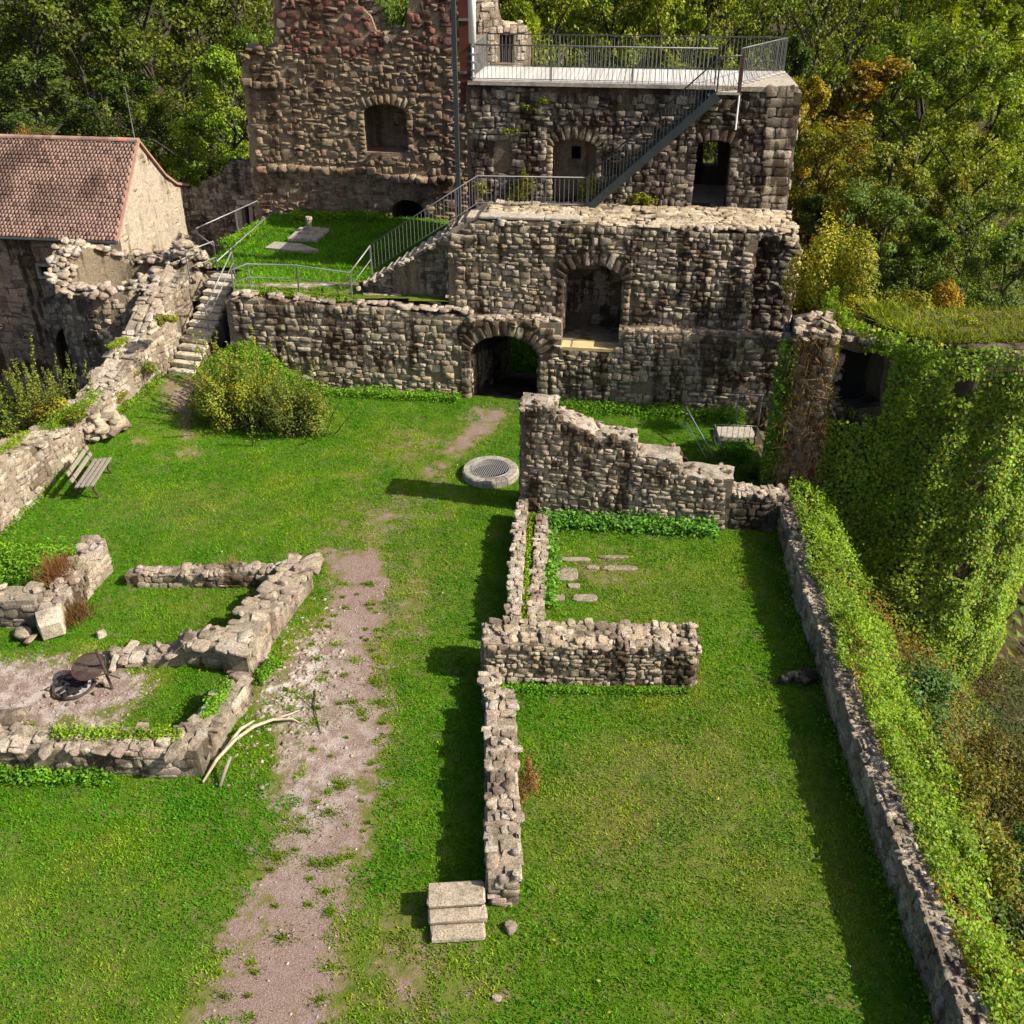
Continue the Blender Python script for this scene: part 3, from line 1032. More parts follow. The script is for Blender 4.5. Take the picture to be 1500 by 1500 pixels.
arch_ring(ub, CF(DU), 1.775, .7, 7.15, 7.5, 11, .36, .09, 'grey', 'stone_dark')
arch_ring(ub, CF(DU), 6.03, .53, 7.38, 7.55, 7, .32, .09, 'grey', 'stone_dark')
jamb(ub, CF(DU), (1.0, 2.55), 5.5, 7.15, .2, 'grey', 'stone_dark')
jamb(ub, CF(DU), (5.4, 6.66), 5.5, 7.4, .24, 'dark', 'stone_dark')
jamb(ub, CF(DU), (.82, 2.74), 7.0, 7.6, .2, 'grey', 'stone_dark')
core('niche_plaster', CF(DU + .76), [(.9, 5.3), (2.7, 5.3), (2.7, 7.7), (.9, 7.7)], [[(1.629,6.736),(1.934,6.744),(1.92,7.139),(1.617,7.131)]], .15, 'plaster_dark', ub)
a, b = C(8.42, DU), C(8.42, 6.5)
fr = wall_frame(a, b)
core('side_wall', fr, [(0, -3), (3.41, -3), (3.41, 8.95), (0, 8.95)], [], .6, 'mortar', ub)
masonry(ub, fr, [(0, 4.8), (3.41, 4.8), (3.35, 8.95), (-.02, 8.95)], (), (.2, .34), (.25, .5), .08, 'pale', 'stone', .3)
core('back_wall', CF(6.5), [(-1.6, 3.2), (8.4, 3.2), (8.2, 8.95), (-1.6, 8.95)], [[(5.934,6.087),(6.437,6.101),(6.355,6.873),(5.858,6.861)]], .5, 'mortar_dark', ub)
a, b = C(-1.6, 6.5), C(-1.6, DU)
core('left_wall', wall_frame(a, b), [(0, 2), (3.41, 2), (3.41, 8.95), (0, 8.95)], [], .5, 'mortar_dark', ub)
MB().box(C(3.4, 4.9, 5.4), 9.6, 3.0, .2, E1, E2).build('inner_floor', M['concrete'], ub)
# pale concrete corner beside the deck
me = MB()
pts = [C(6.45, DU - .06), C(8.28, DU - .06), C(8.28, 6.2), C(8.05, 6.2)]
me.v = [tuple(p + Z * 8.96) for p in pts] + [tuple(p + Z * (9.10 + U(-.03, .03))) for p in pts]
me.f = [(4, 5, 6, 7), (0, 1, 5, 4), (1, 2, 6, 5), (2, 3, 7, 6), (3, 0, 4, 7)]
me.build('corner_slab', M['concrete'], ub)
for i in range(46):
    u = U(-1.5, 8.2)
    rock(ub, C(u, DU + U(.0, .12), 8.9), U(.1, .22), 'dark', 'stone_dark', .6)

# ------------------------------------------------------------------ keep (d = 9.3)
DK = 9.3
kp = thing('keep', 'tall brown keep wall with red sandstone top broken by a gap', 'tower', C(-6, DK, 3))
kpoly = [(-11.4, 1.5), (-1.75, 1.5), (-1.78, 9.4), (-1.85, 12.2), (-2.9, 13.0), (-4.3, 12.8), (-4.55, 11.6), (-4.68, 10.7), (-4.78, 9.78), (-5.35, 9.7), (-5.95, 9.85), (-6.05, 10.3), (-6.55, 10.7), (-6.45, 11.4), (-6.9, 12.6), (-8.2, 13.1), (-9.45, 12.7), (-9.6, 10.8), (-9.75, 9.3), (-10.3, 9.1), (-10.9, 8.85), (-11.1, 8.6), (-11.2, 6)]
KN = arch_hole(-6.62, -4.95, 5.66, 7.0, 7.38)
KA = arch_hole(-5.75, -4.46, 2.6, 3.45, 3.92)
core('core', CF(DK), kpoly, [KN, KA], 1.7, 'mortar_keep', kp, .06)


def kcol(u, v):
    e = 9.15 + .5 * nz(u * .8, v * .8, 2.2)
    if v > e and u > -9.3 - .4 * nz(v, 3, 1):
        return pick('red')
    if v < 4.6 and rng.random() < .18:
        return pick('red')
    return pick('keep')


masonry(kp, CF(DK), kpoly, [arch_hole(-6.75, -4.82, 5.6, 7.0, 7.75), arch_hole(-5.9, -4.3, 2.5, 3.45, 4.3)], (.13, .30), (.16, .5), .065, 'keep', 'stone_keep', .6, .2, 8, .012, kcol, 1, .14, .3)
arch_ring(kp, CF(DK), -5.785, .84, 7.0, 7.38, 12, .36, .10, 'keep', 'stone_keep')
arch_ring(kp, CF(DK), -5.105, .65, 3.45, 3.92, 9, .36, .10, 'keep', 'stone_keep')
jamb(kp, CF(DK), (-6.72, -4.85), 5.6, 7.1, .26, 'keep', 'stone_keep')
jamb(kp, CF(DK), (-5.85, -4.36), 3.0, 3.6, .26, 'keep', 'stone_keep')
core('niche_back', CF(DK + 1.2), [(-6.9, 5.3), (-4.7, 5.3), (-4.7, 7.8), (-6.9, 7.8)], [], .1, 'mortar_keep', kp)
masonry(kp, CF(DK + 1.2), [(-6.6, 5.7), (-4.95, 5.7), (-4.95, 7.3), (-6.6, 7.3)], (), (.2, .3), (.25, .5), .05, 'keep', 'stone_keep', .3)
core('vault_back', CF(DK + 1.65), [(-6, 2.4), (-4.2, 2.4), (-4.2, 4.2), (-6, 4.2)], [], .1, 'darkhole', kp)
for (u0, u1, zz, dd) in ((-6.3, -3.2, 4.75, .16), (-11.0, -6.4, 4.95, .12), (-11.2, -9.6, 8.0, .1)):
    u = u0
    while u < u1:
        w = U(.25, .5)
        add_stone(kp, rng.randrange(NB), CF(DK).rot, CF(DK).pt(u + w / 2, zz + U(-.06, .06), .04), w, U(.22, .34), dd * U(.9, 1.8), pick('keep'), 'stone_keep')
        u += w
masonry(kp, wall_frame(C(-1.75, DK), C(-1.75, DK + 1.7)), [(0, 3), (1.7, 3), (1.7, 12), (0, 12)], (), (.2, .35), (.25, .5), .08, 'gold', 'stone_pale', .4)  # end face in paler stone, its sunlight put into the colour
for k in range(40):
    t = U(0, 1)
    rock(kp, C(-6.1 - .4 * t + U(-.1, .2), DK + U(.1, 1.6), 9.9 + 1.6 * t), U(.2, .4), 'pale', 'stone_pale')  # paler rocks put sunlight into the colour of the gap's right-facing edge
for k in range(30):
    rock(kp, C(U(-6.0, -4.8), DK + U(0, 1.6), 9.78), U(.2, .36), 'keep', 'stone_keep')
for k in range(26):
    rock(kp, C(U(-11.1, -9.8), DK + U(0, 1.6), 9.0 + U(-.25, .2)), U(.25, .45), 'keep', 'stone_keep')

# pale broken pier at the far left corner of the platform
bp = thing('broken_pier', 'pale broken stone pier standing behind the left end of the platform railing', 'ruin', C(-.5, 7.2, 7))
pdir = (E1 * math.cos(R(28)) + E2 * math.sin(R(28))).normalized()
pf = Frame(C(-1.5, 6.9), pdir, Z)
pp = [(-.5, 4), (1.55, 4), (1.55, 9.9), (1.3, 10.28), (.55, 10.3), (.45, 10.6), (.2, 11.8), (-.5, 12.4)]
core('core', pf, pp, [[(.42, 9.1), (.95, 9.1), (.95, 9.95), (.42, 10.0)]], .9, 'mortar', bp)
masonry(bp, pf, pp, [[(.42, 9.1), (.95, 9.1), (.95, 9.95), (.42, 10.0)]], (.14, .28), (.16, .4), .06, 'pale', 'stone_pale', .35)
core('recess_back', Frame(C(-1.5, 6.9) + pf.n * -.6, pdir, Z), [(.3, 9), (1.1, 9), (1.1, 10.1), (.3, 10.1)], [], .1, 'mortar_dark', bp)
for k in range(14):
    rock(bp, pf.pt(U(.5, 1.5), 10.28, -U(0, .9)), U(.15, .3), 'gold', 'stone_pale', .5)

# ------------------------------------------------------------------ curtain wall between house and keep
cw = thing('curtain_wall', 'dark curtain wall with a small plank-barred window, between house and keep', 'wall', C(-12.5, 9.6, 1))
ca, cb = Vector((-13.6, 41.0, 0)), Vector((-9.7, 40.25, 0))
cfr = wall_frame(ca, cb)
cL = (cb - ca).length
cpoly = [(0, -3.5), (cL, -3.5), (cL, 4.9), (cL * .80, 5.05), (cL * .62, 5.0), (cL * .5, 4.45), (cL * .32, 4.25), (cL * .2, 3.85), (0, 3.7)]
cwin = [(cL * .72, 2.35), (cL * .82, 2.35), (cL * .82, 3.35), (cL * .72, 3.35)]
core('core', cfr, cpoly, [cwin], .8, 'mortar', cw)
masonry(cw, cfr, cpoly, [[(p[0] + (.3 if i in (1, 2) else -.3), p[1] + (.22 if i > 1 else -.1)) for i, p in enumerate(cwin)]], (.12, .26), (.16, .4), .09, 'dark', 'stone_dark', .4)
core('window_back', Frame(ca - cfr.n * .35, cfr.eu, Z), [(cL * .68, 2.2), (cL * .88, 2.2), (cL * .88, 3.5), (cL * .68, 3.5)], [], .1, 'mortar_keep', cw)
for (uu, zz, ww, hh) in ((cL * .77, 3.5, .95, .22), (cL * .66, 2.85, .25, 1.0), (cL * .88, 2.85, .25, 1.0)):
    MB().box(cfr.pt(uu, zz, .03), ww, .1, hh, cfr.eu, cfr.n, Z, .015).build('window_surround', M['concrete'], cw)
MB().box(cfr.pt(cL * .79, 2.8, .06), .16, .05, 1.15, cfr.eu, cfr.n, (cfr.eu * .08 + Z).normalized()).build('plank', M['branchwood'], cw)
for k in range(34):
    t = U(0, 1)
    rock(cw, cfr.pt(t * cL, np.interp(t, [0, .2, .32, .5, .62, .8, 1], [3.7, 3.85, 4.25, 4.45, 5.0, 5.05, 4.9]), -U(0, .7)), U(.18, .36), 'dark', 'stone')

# ------------------------------------------------------------------ terrace
tp = [C(-8.85, .35), C(-1.95, .45), C(-1.95, 9.3), Vector((-9.476,39.6,0.0)), Vector((-10.617,34.8,0.0)), Vector((-10.7, 33.5, 0)), Vector((-9.35, 33.35, 0)), Vector((-9.3, 32.0, 0))]
tv, tt_ = [], []
cen = sum(tp, Vector()) / len(tp)
gx, gy = np.meshgrid(np.arange(-13, .5, .25), np.arange(29.5, 41, .25))
keepm = seg_dist(gx, gy, [(p.x, p.y) for p in tp]) < .12
tz = 3.03 + .10 * (fbm(gx, gy, .5, 8) - .5) + .25 * sstep(37, 39.6, gy) 
idx = np.arange(gx.size).reshape(gx.shape)
q = keepm[:-1, :-1] & keepm[1:, :-1] & keepm[:-1, 1:] & keepm[1:, 1:]
a_, b_, c_, d_ = idx[:-1, :-1][q], idx[:-1, 1:][q], idx[1:, 1:][q], idx[1:, :-1][q]
tdirt = np.maximum(np.exp(-((gx + 6.5) / 2.6) ** 2 - ((gy - 31.6) / .35) ** 2) * .75, .8 * np.exp(-((gx + 9.0) / .8) ** 2 - ((gy - 31.0) / .5) ** 2))
tmsk = np.stack([tdirt.ravel(), np.full(gx.size, .55), np.full(gx.size, .6)], 1)
tag(put('terrace_ground', tri_mesh('terrace_ground', np.stack([gx.ravel(), gy.ravel(), tz.ravel()], 1), np.concatenate([np.stack([a_, b_, c_], 1), np.stack([a_, c_, d_], 1)]), tmsk, M['ground'], True)), 'grassy terrace below the keep', kind='structure')
# retaining core below the terrace so that it stands on something
tw = MB()
lo = [Vector((p.x, p.y, -2.5)) for p in tp]
hi = [Vector((p.x, p.y, 2.88)) for p in tp]
tw.v = [tuple(p) for p in lo + hi]
k = len(tp)
tw.f = [(i, (i + 1) % k, (i + 1) % k + k, i + k) for i in range(k)] + [tuple(range(k, 2 * k))]
tag(tw.build('terrace_retaining_bank', M['mortar_dark']), 'earth bank beneath the terrace', kind='structure')

ts = thing('terrace_stair', 'stone stair climbing from the terrace to the walkway behind its railing', 'stair', C(-3, 1.7, 3))
for i in range(14):
    MB().box(C(-4.75 + i * .27, 1.85, 2.6 + .09 * i + .1), .30, .95, .8 + .18 * i, E1, E2, None, .015).build('step', M['concrete'], ts)

# ------------------------------------------------------------------ stone stair from courtyard to terrace
st = thing('stone_stair', 'pale worn stone steps climbing to the terrace beside the bush', 'stair', (-10.5, 29.5, .6))
s0, s1 = Vector((-10.782,29.658,0.62)), Vector((-9.791,32.95,2.95))
ns = 14
sd = (s1 - s0)
sxy = Vector((sd.x, sd.y, 0)).normalized()
srt = Vector((sxy.y, -sxy.x, 0))
for i in range(ns):
    p = s0 + sd * (i / (ns - 1)) + srt * U(-.03, .03)
    b = MB().box(p + Z * (-.10), .95 * U(.93, 1.06), .38, .16, (srt + sxy * U(-.03, .03)).normalized(), sxy, None, .025)
    b.v = [(x + U(-.015, .015), y + U(-.015, .015), z + U(-.012, .012)) for x, y, z in b.v]
    b.build('step', M['capstone'], st, tint=(.58, .52, .43)).color = (1, 1, 1, 1)
rp = MB()
for side in (-.6, .52):
    w = srt * side
    a0, a1 = s0 + w, s1 + w
    rp.add([a0 - Z * .5, a1 - Z * 1.2, a1 - Z * .16, a0 - Z * .12], [(0, 1, 2, 3)])
ln = srt * .5
rp.add([s0 - ln - Z * .3, s0 + ln - Z * .3, s1 + ln - Z * .26, s1 - ln - Z * .26], [(0, 1, 2, 3)])
rp.build('stair_bed', M['mortar'], st)
# cheek wall on the bush side
fr = wall_frame(s0 + srt * .62, s1 + srt * .62)
# rubble heap at the head of the stair
rh = thing('rubble_pile', 'pale heap of broken wall at the head of the stone stair', 'rubble', (-11.15, 33.5, 2.6))
for k in range(150):
    t = U(0, 6.28)
    r_ = abs(rng.gauss(0, .55))
    x, y = -11.15 + math.cos(t) * r_ * 1.0, 33.5 + math.sin(t) * r_ * 1.2
    rock(rh, (x, y, 2.75 + 1.05 * math.exp(-(r_ / .75) ** 2) + U(-.1, .1)), U(.14, .38), 'pale', 'stone_pale')
bm = MB()
for k in range(12):
    t = k / 12 * 6.283
    bm.v.append((-11.15 + math.cos(t) * 1.0, 33.5 + math.sin(t) * 1.2, 2.2))
bm.v.append((-11.15, 33.5, 3.6))
bm.f = [(k, (k + 1) % 12, 12) for k in range(12)]
bm.build('core', M['mortar'], rh)

# ------------------------------------------------------------------ house
hs = R(-8)
HD = Vector((math.cos(hs), math.sin(hs), 0))
HB = Vector((-HD.y, HD.x, 0))
HO = Vector((-13.75, 38.05, 0.38))


def Hh(s, t, z):
    return HO + HD * s + HB * t + Z * z


ho = thing('stone_house', 'stone house with red tiled roof and pale plastered gable', 'house', Hh(-4, -2, -3.2))
gfr = Frame(Hh(0, 0, 0), HB, Z)
gp = [(-2.55, -3.9), (3.0, -3.9), (3.0, 3.72), (2.4, 3.95), (1.6, 4.45), (.7, 5.35), (.06, 5.98), (-2.55, 3.28)]
core('gable', gfr, gp, [[(0.55,4.95),(0.66,4.95),(0.66,5.5),(0.55,5.5)]], .6, 'plaster', ho, .01)
masonry(ho, gfr, [(-2.5, -1), (2.95, -1), (2.95, 3.6), (2.3, 3.85), (1.5, 4.3), (.05, 5.7), (-2.5, 3.1)], (), (.14, .26), (.18, .4), .02, 'gold', 'stone_pale', .4, .05, 3, .04, None, 1, .8)
ffr = Frame(Hh(0, -2.5, 0), HD, Z)
wins = [[(-3.45, 1.55), (-3.0, 1.55), (-3.0, 1.9), (-3.45, 1.9)], [(-1.85, 2.25), (-1.45, 2.25), (-1.45, 2.6), (-1.85, 2.6)]]
core('front_wall', ffr, [(-14, -3.6), (0, -3.6), (0, 3.1), (-14, 3.1)], wins, .5, 'mortar', ho)
masonry(ho, ffr, [(-7, -3.5), (-.02, -3.5), (-.02, 3.05), (-7, 3.05)], [[(w[0][0] - .1, w[0][1] - .1), (w[1][0] + .1, w[1][1] - .1), (w[2][0] + .1, w[2][1] + .1), (w[3][0] - .1, w[3][1] + .1)] for w in wins], (.16, .32), (.25, .6), .035, 'keep', 'stone', .25, .1, 3)
for w in wins:
    c = ffr.pt((w[0][0] + w[1][0]) / 2, (w[0][1] + w[2][1]) / 2, 0)
    fo = MB()
    fo.box(c + Z * .23, .62, .16, .1, HD, HB).box(c - Z * .23, .62, .18, .1, HD, HB)
    fo.box(c + HD * .27, .1, .16, .36, HD, HB).box(c - HD * .27, .1, .16, .36, HD, HB)
    wo = fo.build('window', M['concrete'], ho)
    MB().box(c + HB * .3, .5, .02, .4, HD, HB).build('pane', M['darkhole'], wo)
core('back_wall', Frame(Hh(0, 3.0, 0), HD, Z), [(-14, -3.9), (0, -3.9), (0, 3.6), (-14, 3.6)], [], .4, 'mortar', ho)
# roof: deck, tiles in courses, ridge tiles, gutter
rd = MB()
prof = [(-2.85, 3.05), (0, 5.93), (.7, 5.25), (1.6, 4.38), (2.4, 3.88), (3.35, 3.6)]
rd.v = [tuple(Hh(s, t, z)) for s in (.06, -14) for t, z in prof]
rd.f = [(i, i + 1, i + 7, i + 6) for i in range(5)]
roof = rd.build('roof', M['tile'], ho, tint=(.8, .8, .8))
sv = Vector((2.85, 2.88)).normalized()
slope = (HB * sv.x + Z * sv.y)
nrm = HD.cross(slope).normalized()
tiles_v, tiles_t, tiles_c = [], [], []
bx = np.array([(-.5, 0, 0), (.5, 0, 0), (.5, 1, 0), (-.5, 1, 0), (-.5, 0, 1), (.5, 0, 1), (.5, 1, .35), (-.5, 1, .35), (0, -.04, 0), (0, -.04, 1)])
bt = np.array([(4, 9, 5), (4, 5, 6), (4, 6, 7), (0, 8, 9), (0, 9, 4), (8, 1, 5), (8, 5, 9), (1, 2, 6), (1, 6, 5), (0, 4, 7), (0, 7, 3)])
ncs = 27
L = math.hypot(2.85, 2.88)
off = 0
for r_ in range(ncs):
    for k in range(84):
        s = .04 - (k + .5 + .5 * (r_ % 2)) * .142
        p = Hh(s, -2.85, 3.05) + slope * (r_ * L / ncs + U(-.012, .008)) + nrm * (.03 + U(-.004, .012) + .03 * nz(s * .6, r_ * .2, 4))
        mt = np.array(Matrix((HD * .1405, slope * .2 * U(.97, 1.03), nrm * .048)).transposed())
        tiles_v.append(bx @ mt.T + np.array(p))
        tiles_t.append(bt + off)
        off += len(bx)
        g = U(.86, 1.1)
        c = (g * U(.97, 1.05), g, g * U(.95, 1.08))
        e = nz(s * .9, r_ * .12, 7.7)
        if e > .12:
            c = tuple(q * (1 - min(.45, (e - .12) * 1.6)) for q in c)
        if rng.random() < .05:
            c = (.5, .5, .5)
        tiles_c.append(np.tile(c, (len(bx), 1)))
o = put('roof_tiles', tri_mesh('roof_tiles', np.vstack(tiles_v), np.vstack(tiles_t), np.vstack(tiles_c), M['tile']), roof)
o['kind'] = 'stuff'
rt = MB()
for k in range(7):
    a = math.pi * k / 6
    for s in (-.2, .2):
        rt.v.append((s, .13 * math.cos(a), .11 * math.sin(a)))
rt.f = [(2 * k, 2 * k + 1, 2 * k + 3, 2 * k + 2) for k in range(6)] + [tuple(range(0, 14, 2)), tuple(range(13, 0, -2))]
rtm = rt.mesh('ridge_tile', M['tile'], False, (1, 1, 1))
for k in range(26):
    o = put('ridge_tile', rtm, roof)
    p = Hh(-.12 - k * .37, 0, 5.93)
    o.parent = roof
    o.matrix_parent_inverse = Matrix.Identity(4)
    o.matrix_basis = Matrix.Translation(p) @ Matrix((HD, HB, Z)).transposed().to_4x4() @ Matrix.Rotation(R(U(-2, 2)), 4, 'Y')
    g = U(.7, 1.15)
    o.color = (g, g, g, 1) if k != 1 else (1.6, 1.1, 1.0, 1)
gt_ = MB().tube([Hh(.1, -2.95, 3.02), Hh(-13.5, -2.95, 3.02)], .06, 8)
gt_.build('gutter', M['steel_dark'], ho)
MB().tube([Hh(-.06, 0, 5.9), Hh(-.06, 0, 7.75)], [.018, .010], 6).build('lightning_rod', M['steel'], ho)
vb = [(-2.9, 3.08), (0.0, 6.0), (.7, 5.3), (1.6, 4.43), (2.4, 3.93), (3.35, 3.65)]
v_, f_ = [], []
for t, z in vb:
    for s, dz in ((.02, 0), (.12, 0), (.12, -.1), (.02, -.1)):
        v_.append(Hh(s, t, z + dz))
for i in range(5):
    for k in range(4):
        f_.append((i * 4 + k, i * 4 + (k + 1) % 4, i * 4 + 4 + (k + 1) % 4, i * 4 + 4 + k))
put('verge', poly_mesh('verge', v_, f_, M['tile'], tint=(1.1, 1, 1)), roof)
for k in range(60):
    t = U(0, 1)
    rock(ho, gfr.pt(U(1.2, 3.7), 1.9 - t * 1.6 + U(-.2, .2), U(0, .5) * t), U(.16, .36), 'gold', 'stone_pale')
MB().box(gfr.pt(.55, 1.15, .05), .55, .5, .75, HB, HD).build('brick_hole', M['darkhole'], ho)

# ------------------------------------------------------------------ round bastion
bs_ = thing('round_bastion', 'low round bastion with ragged rim and a square gun port, before the house', 'tower', (-13.6, 34.4, -3.2))
BX, BY, BR = -13.45, 33.7, 2.35


def rim(th):
    d = math.degrees(th) % 360
    return 2.75 + .25 * nz(math.cos(th) * 1.7, math.sin(th) * 1.7, 1.3) + .85 * math.exp(-((d - 165) / 38) ** 2) + .35 * math.exp(-((d - 330) / 30) ** 2)


nseg = 30
v_, f_ = [], []
for k in range(nseg):
    th = 2 * math.pi * k / nseg
    zt_ = rim(th)
    for r_, z in ((BR - .01, -3.4), (BR - .01, zt_), (BR - .8, zt_ + U(-.25, .1)), (BR - .8, 1.9)):
        v_.append((BX + r_ * math.cos(th), BY + r_ * math.sin(th), z))
for k in range(nseg):
    o, p = k * 4, ((k + 1) % nseg) * 4
    f_ += [(o, p, p + 1, o + 1), (o + 1, p + 1, p + 2, o + 2), (o + 2, p + 2, p + 3, o + 3)]
f_.append(tuple(k * 4 + 3 for k in range(nseg)))
put('core', poly_mesh('core', v_, f_, M['mortar']), bs_)
for k in range(nseg):
    a0, a1 = 2 * math.pi * k / nseg, 2 * math.pi * (k + 1) / nseg
    am = math.degrees((a0 + a1) / 2)
    p, q = Vector((BX + BR * math.cos(a0), BY + BR * math.sin(a0))), Vector((BX + BR * math.cos(a1), BY + BR * math.sin(a1)))
    L = (q - p).length
    if 170 < am < 370:
        holes = []
        if 276 < am < 300:
            holes = [[(-.1, .28), (L + .1, .28), (L + .1, 1.15), (-.1, 1.15)]]
        masonry(bs_, wall_frame(p, q), [(0, -3.3), (L, -3.3), (L, rim(a1)), (0, rim(a0))], holes, (.13, .24), (.18, .42), .05, 'grey', 'stone', .3)
    for j in range(11):
        t = U(a0, a1)
        r_ = U(BR - .8, BR + .03)
        rock(bs_, (BX + r_ * math.cos(t), BY + r_ * math.sin(t), rim(t) + U(-.1, .12)), U(.16, .4), 'pale', 'stone_pale')
gth = R(288)
gd = Vector((math.cos(gth), math.sin(gth), 0))
gs = Vector((-gd.y, gd.x, 0))
gc = Vector((BX, BY, .70)) + gd * (BR - .06)
pm = MB()
pm.box(gc + Z * .52, 1.2, .34, .16, gs, gd).box(gc - Z * .47, 1.2, .42, .14, gs, gd).box(gc + gs * .55, .16, .3, .9, gs, gd).box(gc - gs * .55, .16, .3, .9, gs, gd)
po = pm.build('gun_port', M['concrete'], bs_)
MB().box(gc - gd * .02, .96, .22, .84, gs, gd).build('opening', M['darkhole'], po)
# dark archway between bastion and house
dw = thing('archway', 'dark arched doorway between round bastion and house wall', 'archway', (-16.3, 34.6, -3.2))
af = Frame((-17.4, 34.9, 0), (1, -.1, 0), Z)
ap = [(0, -3.6), (1.9, -3.6), (1.9, 1.2), (1.2, 1.5), (0, 1.3)]
ah = arch_hole(.35, 1.5, -3.4, -.5, .35)
core('core', af, ap, [ah], .5, 'mortar', dw)
masonry(dw, af, ap, [ah], (.14, .26), (.2, .4), .05, 'grey', 'stone', .3)
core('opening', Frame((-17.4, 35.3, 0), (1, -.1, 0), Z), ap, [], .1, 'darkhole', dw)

# ------------------------------------------------------------------ stepped wall in the courtyard
SA, SB = Vector((0.216,22.317,0.0)), Vector((5.549,21.406,0.0))
sw = thing('stepped_wall', 'rubble wall with a stepped sloping crest capped by pale slabs, below the gate', 'wall', SA)
sfr = wall_frame(SA, SB)
spoly = [(0, -.3), (5.35, -.3), (5.35, 1.42), (4.05, 1.44), (3.95, 1.86), (2.95, 1.88), (2.85, 2.28), (1.9, 2.32), (1.35, 2.62), (.86, 2.74), (.78, 3.04), (0, 3.06)]
core('core', sfr, spoly, [], .72, 'mortar', sw, .02)
masonry(sw, sfr, spoly, (), (.09, .19), (.12, .36), .07, 'grey', 'stone', .35, .12, 6)
bk = wall_frame(SB - sfr.n * .72, SA - sfr.n * .72)
masonry(sw, bk, [(5.43 - u, z) for u, z in spoly[::-1]], (), (.14, .26), (.18, .42), .06, 'grey', 'stone', .35)
e0 = wall_frame(SA - sfr.n * .72, SA)
masonry(sw, e0, [(0, -.2), (.72, -.2), (.72, 3.05), (0, 3.05)], (), (.12, .24), (.14, .34), .06, 'dark', 'stone', .35)
for (u0, u1, za, zb_) in ((-.04, .8, 3.06, 3.04), (.82, 1.4, 2.76, 2.62), (1.38, 1.92, 2.60, 2.34), (1.9, 2.9, 2.32, 2.29), (2.92, 4.0, 1.89, 1.86), (4.0, 5.38, 1.45, 1.43)):
    a, b = sfr.pt(u0, za, -.36), sfr.pt(u1, zb_, -.36)
    d = (b - a)
    nu, nw = max(3, int(d.length / .16)), 6
    v_, f_ = [], []
    for i in range(nu + 1):
        for j in range(nw + 1):
            edge = i in (0, nu) or j in (0, nw)
            p = a + d * (i / nu) + sfr.n * (.37 - .74 * j / nw)
            h = .05 + .035 * nz(p.x * 3, p.y * 3, 1.5) + U(-.008, .008) - (.045 if edge else 0)
            q = U(-.03, .03) if edge else 0
            v_.append(p + Z * h + sfr.n * q + d.normalized() * q)
    m0 = len(v_)
    for p in v_[:m0]:
        p_ = 0
    for i in range(nu):
        for j in range(nw):
            o = i * (nw + 1) + j
            f_.append((o, o + nw + 1, o + nw + 2, o + 1))
    rim_ = [j for j in range(nw + 1)] + [(i + 1) * (nw + 1) + nw for i in range(nu)] + [nu * (nw + 1) + j for j in range(nw - 1, -1, -1)] + [i * (nw + 1) for i in range(nu - 1, 0, -1)]
    base_ = len(v_)
    for r_ in rim_:
        v_.append(v_[r_] - Z * U(.08, .16))
    for k in range(len(rim_)):
        k2 = (k + 1) % len(rim_)
        f_.append((rim_[k], rim_[k2], base_ + k2, base_ + k))
    put('cap_slab', poly_mesh('cap_slab', v_, f_, M['capstone'], tint=(.36, .32, .26)), sw)
for k in range(210):
    u = U(0, 5.3)
    z = np.interp(u, [0, .78, .86, 1.35, 1.9, 2.85, 2.95, 3.95, 4.05, 5.35], [3.0, 3.0, 2.7, 2.56, 2.28, 2.24, 1.84, 1.82, 1.4, 1.38])
    rock(sw, sfr.pt(u, z + U(-.05, .10), U(-.74, .05)), U(.1, .24), 'grey', 'stone', .5)

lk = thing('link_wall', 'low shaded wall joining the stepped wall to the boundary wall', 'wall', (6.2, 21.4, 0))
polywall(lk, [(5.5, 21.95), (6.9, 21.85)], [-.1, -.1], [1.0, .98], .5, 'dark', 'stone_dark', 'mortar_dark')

# ------------------------------------------------------------------ low walls in the middle of the lawn
cl = thing('kerb_wall', 'narrow low wall line running from the stepped wall, with grass on its inner side', 'wall', (.1, 19, 0))
polywall(cl, [(-.10, 16.7), (.02, 19.7), (.17, 21.9)], [0, 0, 0], [.62, .62, .60], .22, 'pale', 'stone_pale', rocks=0.50, topsize=(.12, .24), rocksize=(.14, .26))
cr = thing('inner_kerb', 'flat low kerb of slabs beside the narrow wall line', 'wall', (.5, 19, 0))
polywall(cr, [(.36, 16.8), (.5, 19.2), (.66, 21.6)], [0, 0, 0], [.30, .32, .34], .24, 'pale', 'stone_pale', rocks=0.11, topsize=(.14, .26))
lw = thing('corner_wall', 'chunky rubble wall lying across the lawn, crusted top with loose stones', 'wall', (1.6, 15.8, 0))
polywall(lw, [(-.55, 16.25), (3.75, 16.15)], [0, 0], [1.0, .98], .72, 'grey', 'stone', hr=(.08, .17), wr=(.1, .27), dep=.08, rocks=1.21, rocksize=(.14, .32), toppal='grey')
ml = thing('long_wall', 'long straight low wall on the lawn ending at three stone steps', 'wall', (-.2, 12, 0))
polywall(ml, [(-.37, 10.22), (-.42, 12), (-.47, 14.45)], [0, 0, 0], [.66, .7, .72], .48, 'pale', 'stone_pale', hr=(.1, .2), rocks=0.72, topsize=(.14, .36), rocksize=(.14, .34), topmiss=.15)
lk2 = thing('low_stub_wall', 'short low link of stones between the crusted wall and the long wall', 'wall', (-.4, 15, 0))
polywall(lk2, [(-.54, 14.45), (-.56, 15.5)], [0, 0], [.42, .5], .25, 'grey', 'stone', rocks=0.55)
sp_ = thing('stone_steps', 'three pale stone block steps at the end of the long wall', 'steps', (-.9, 9.9, 0))
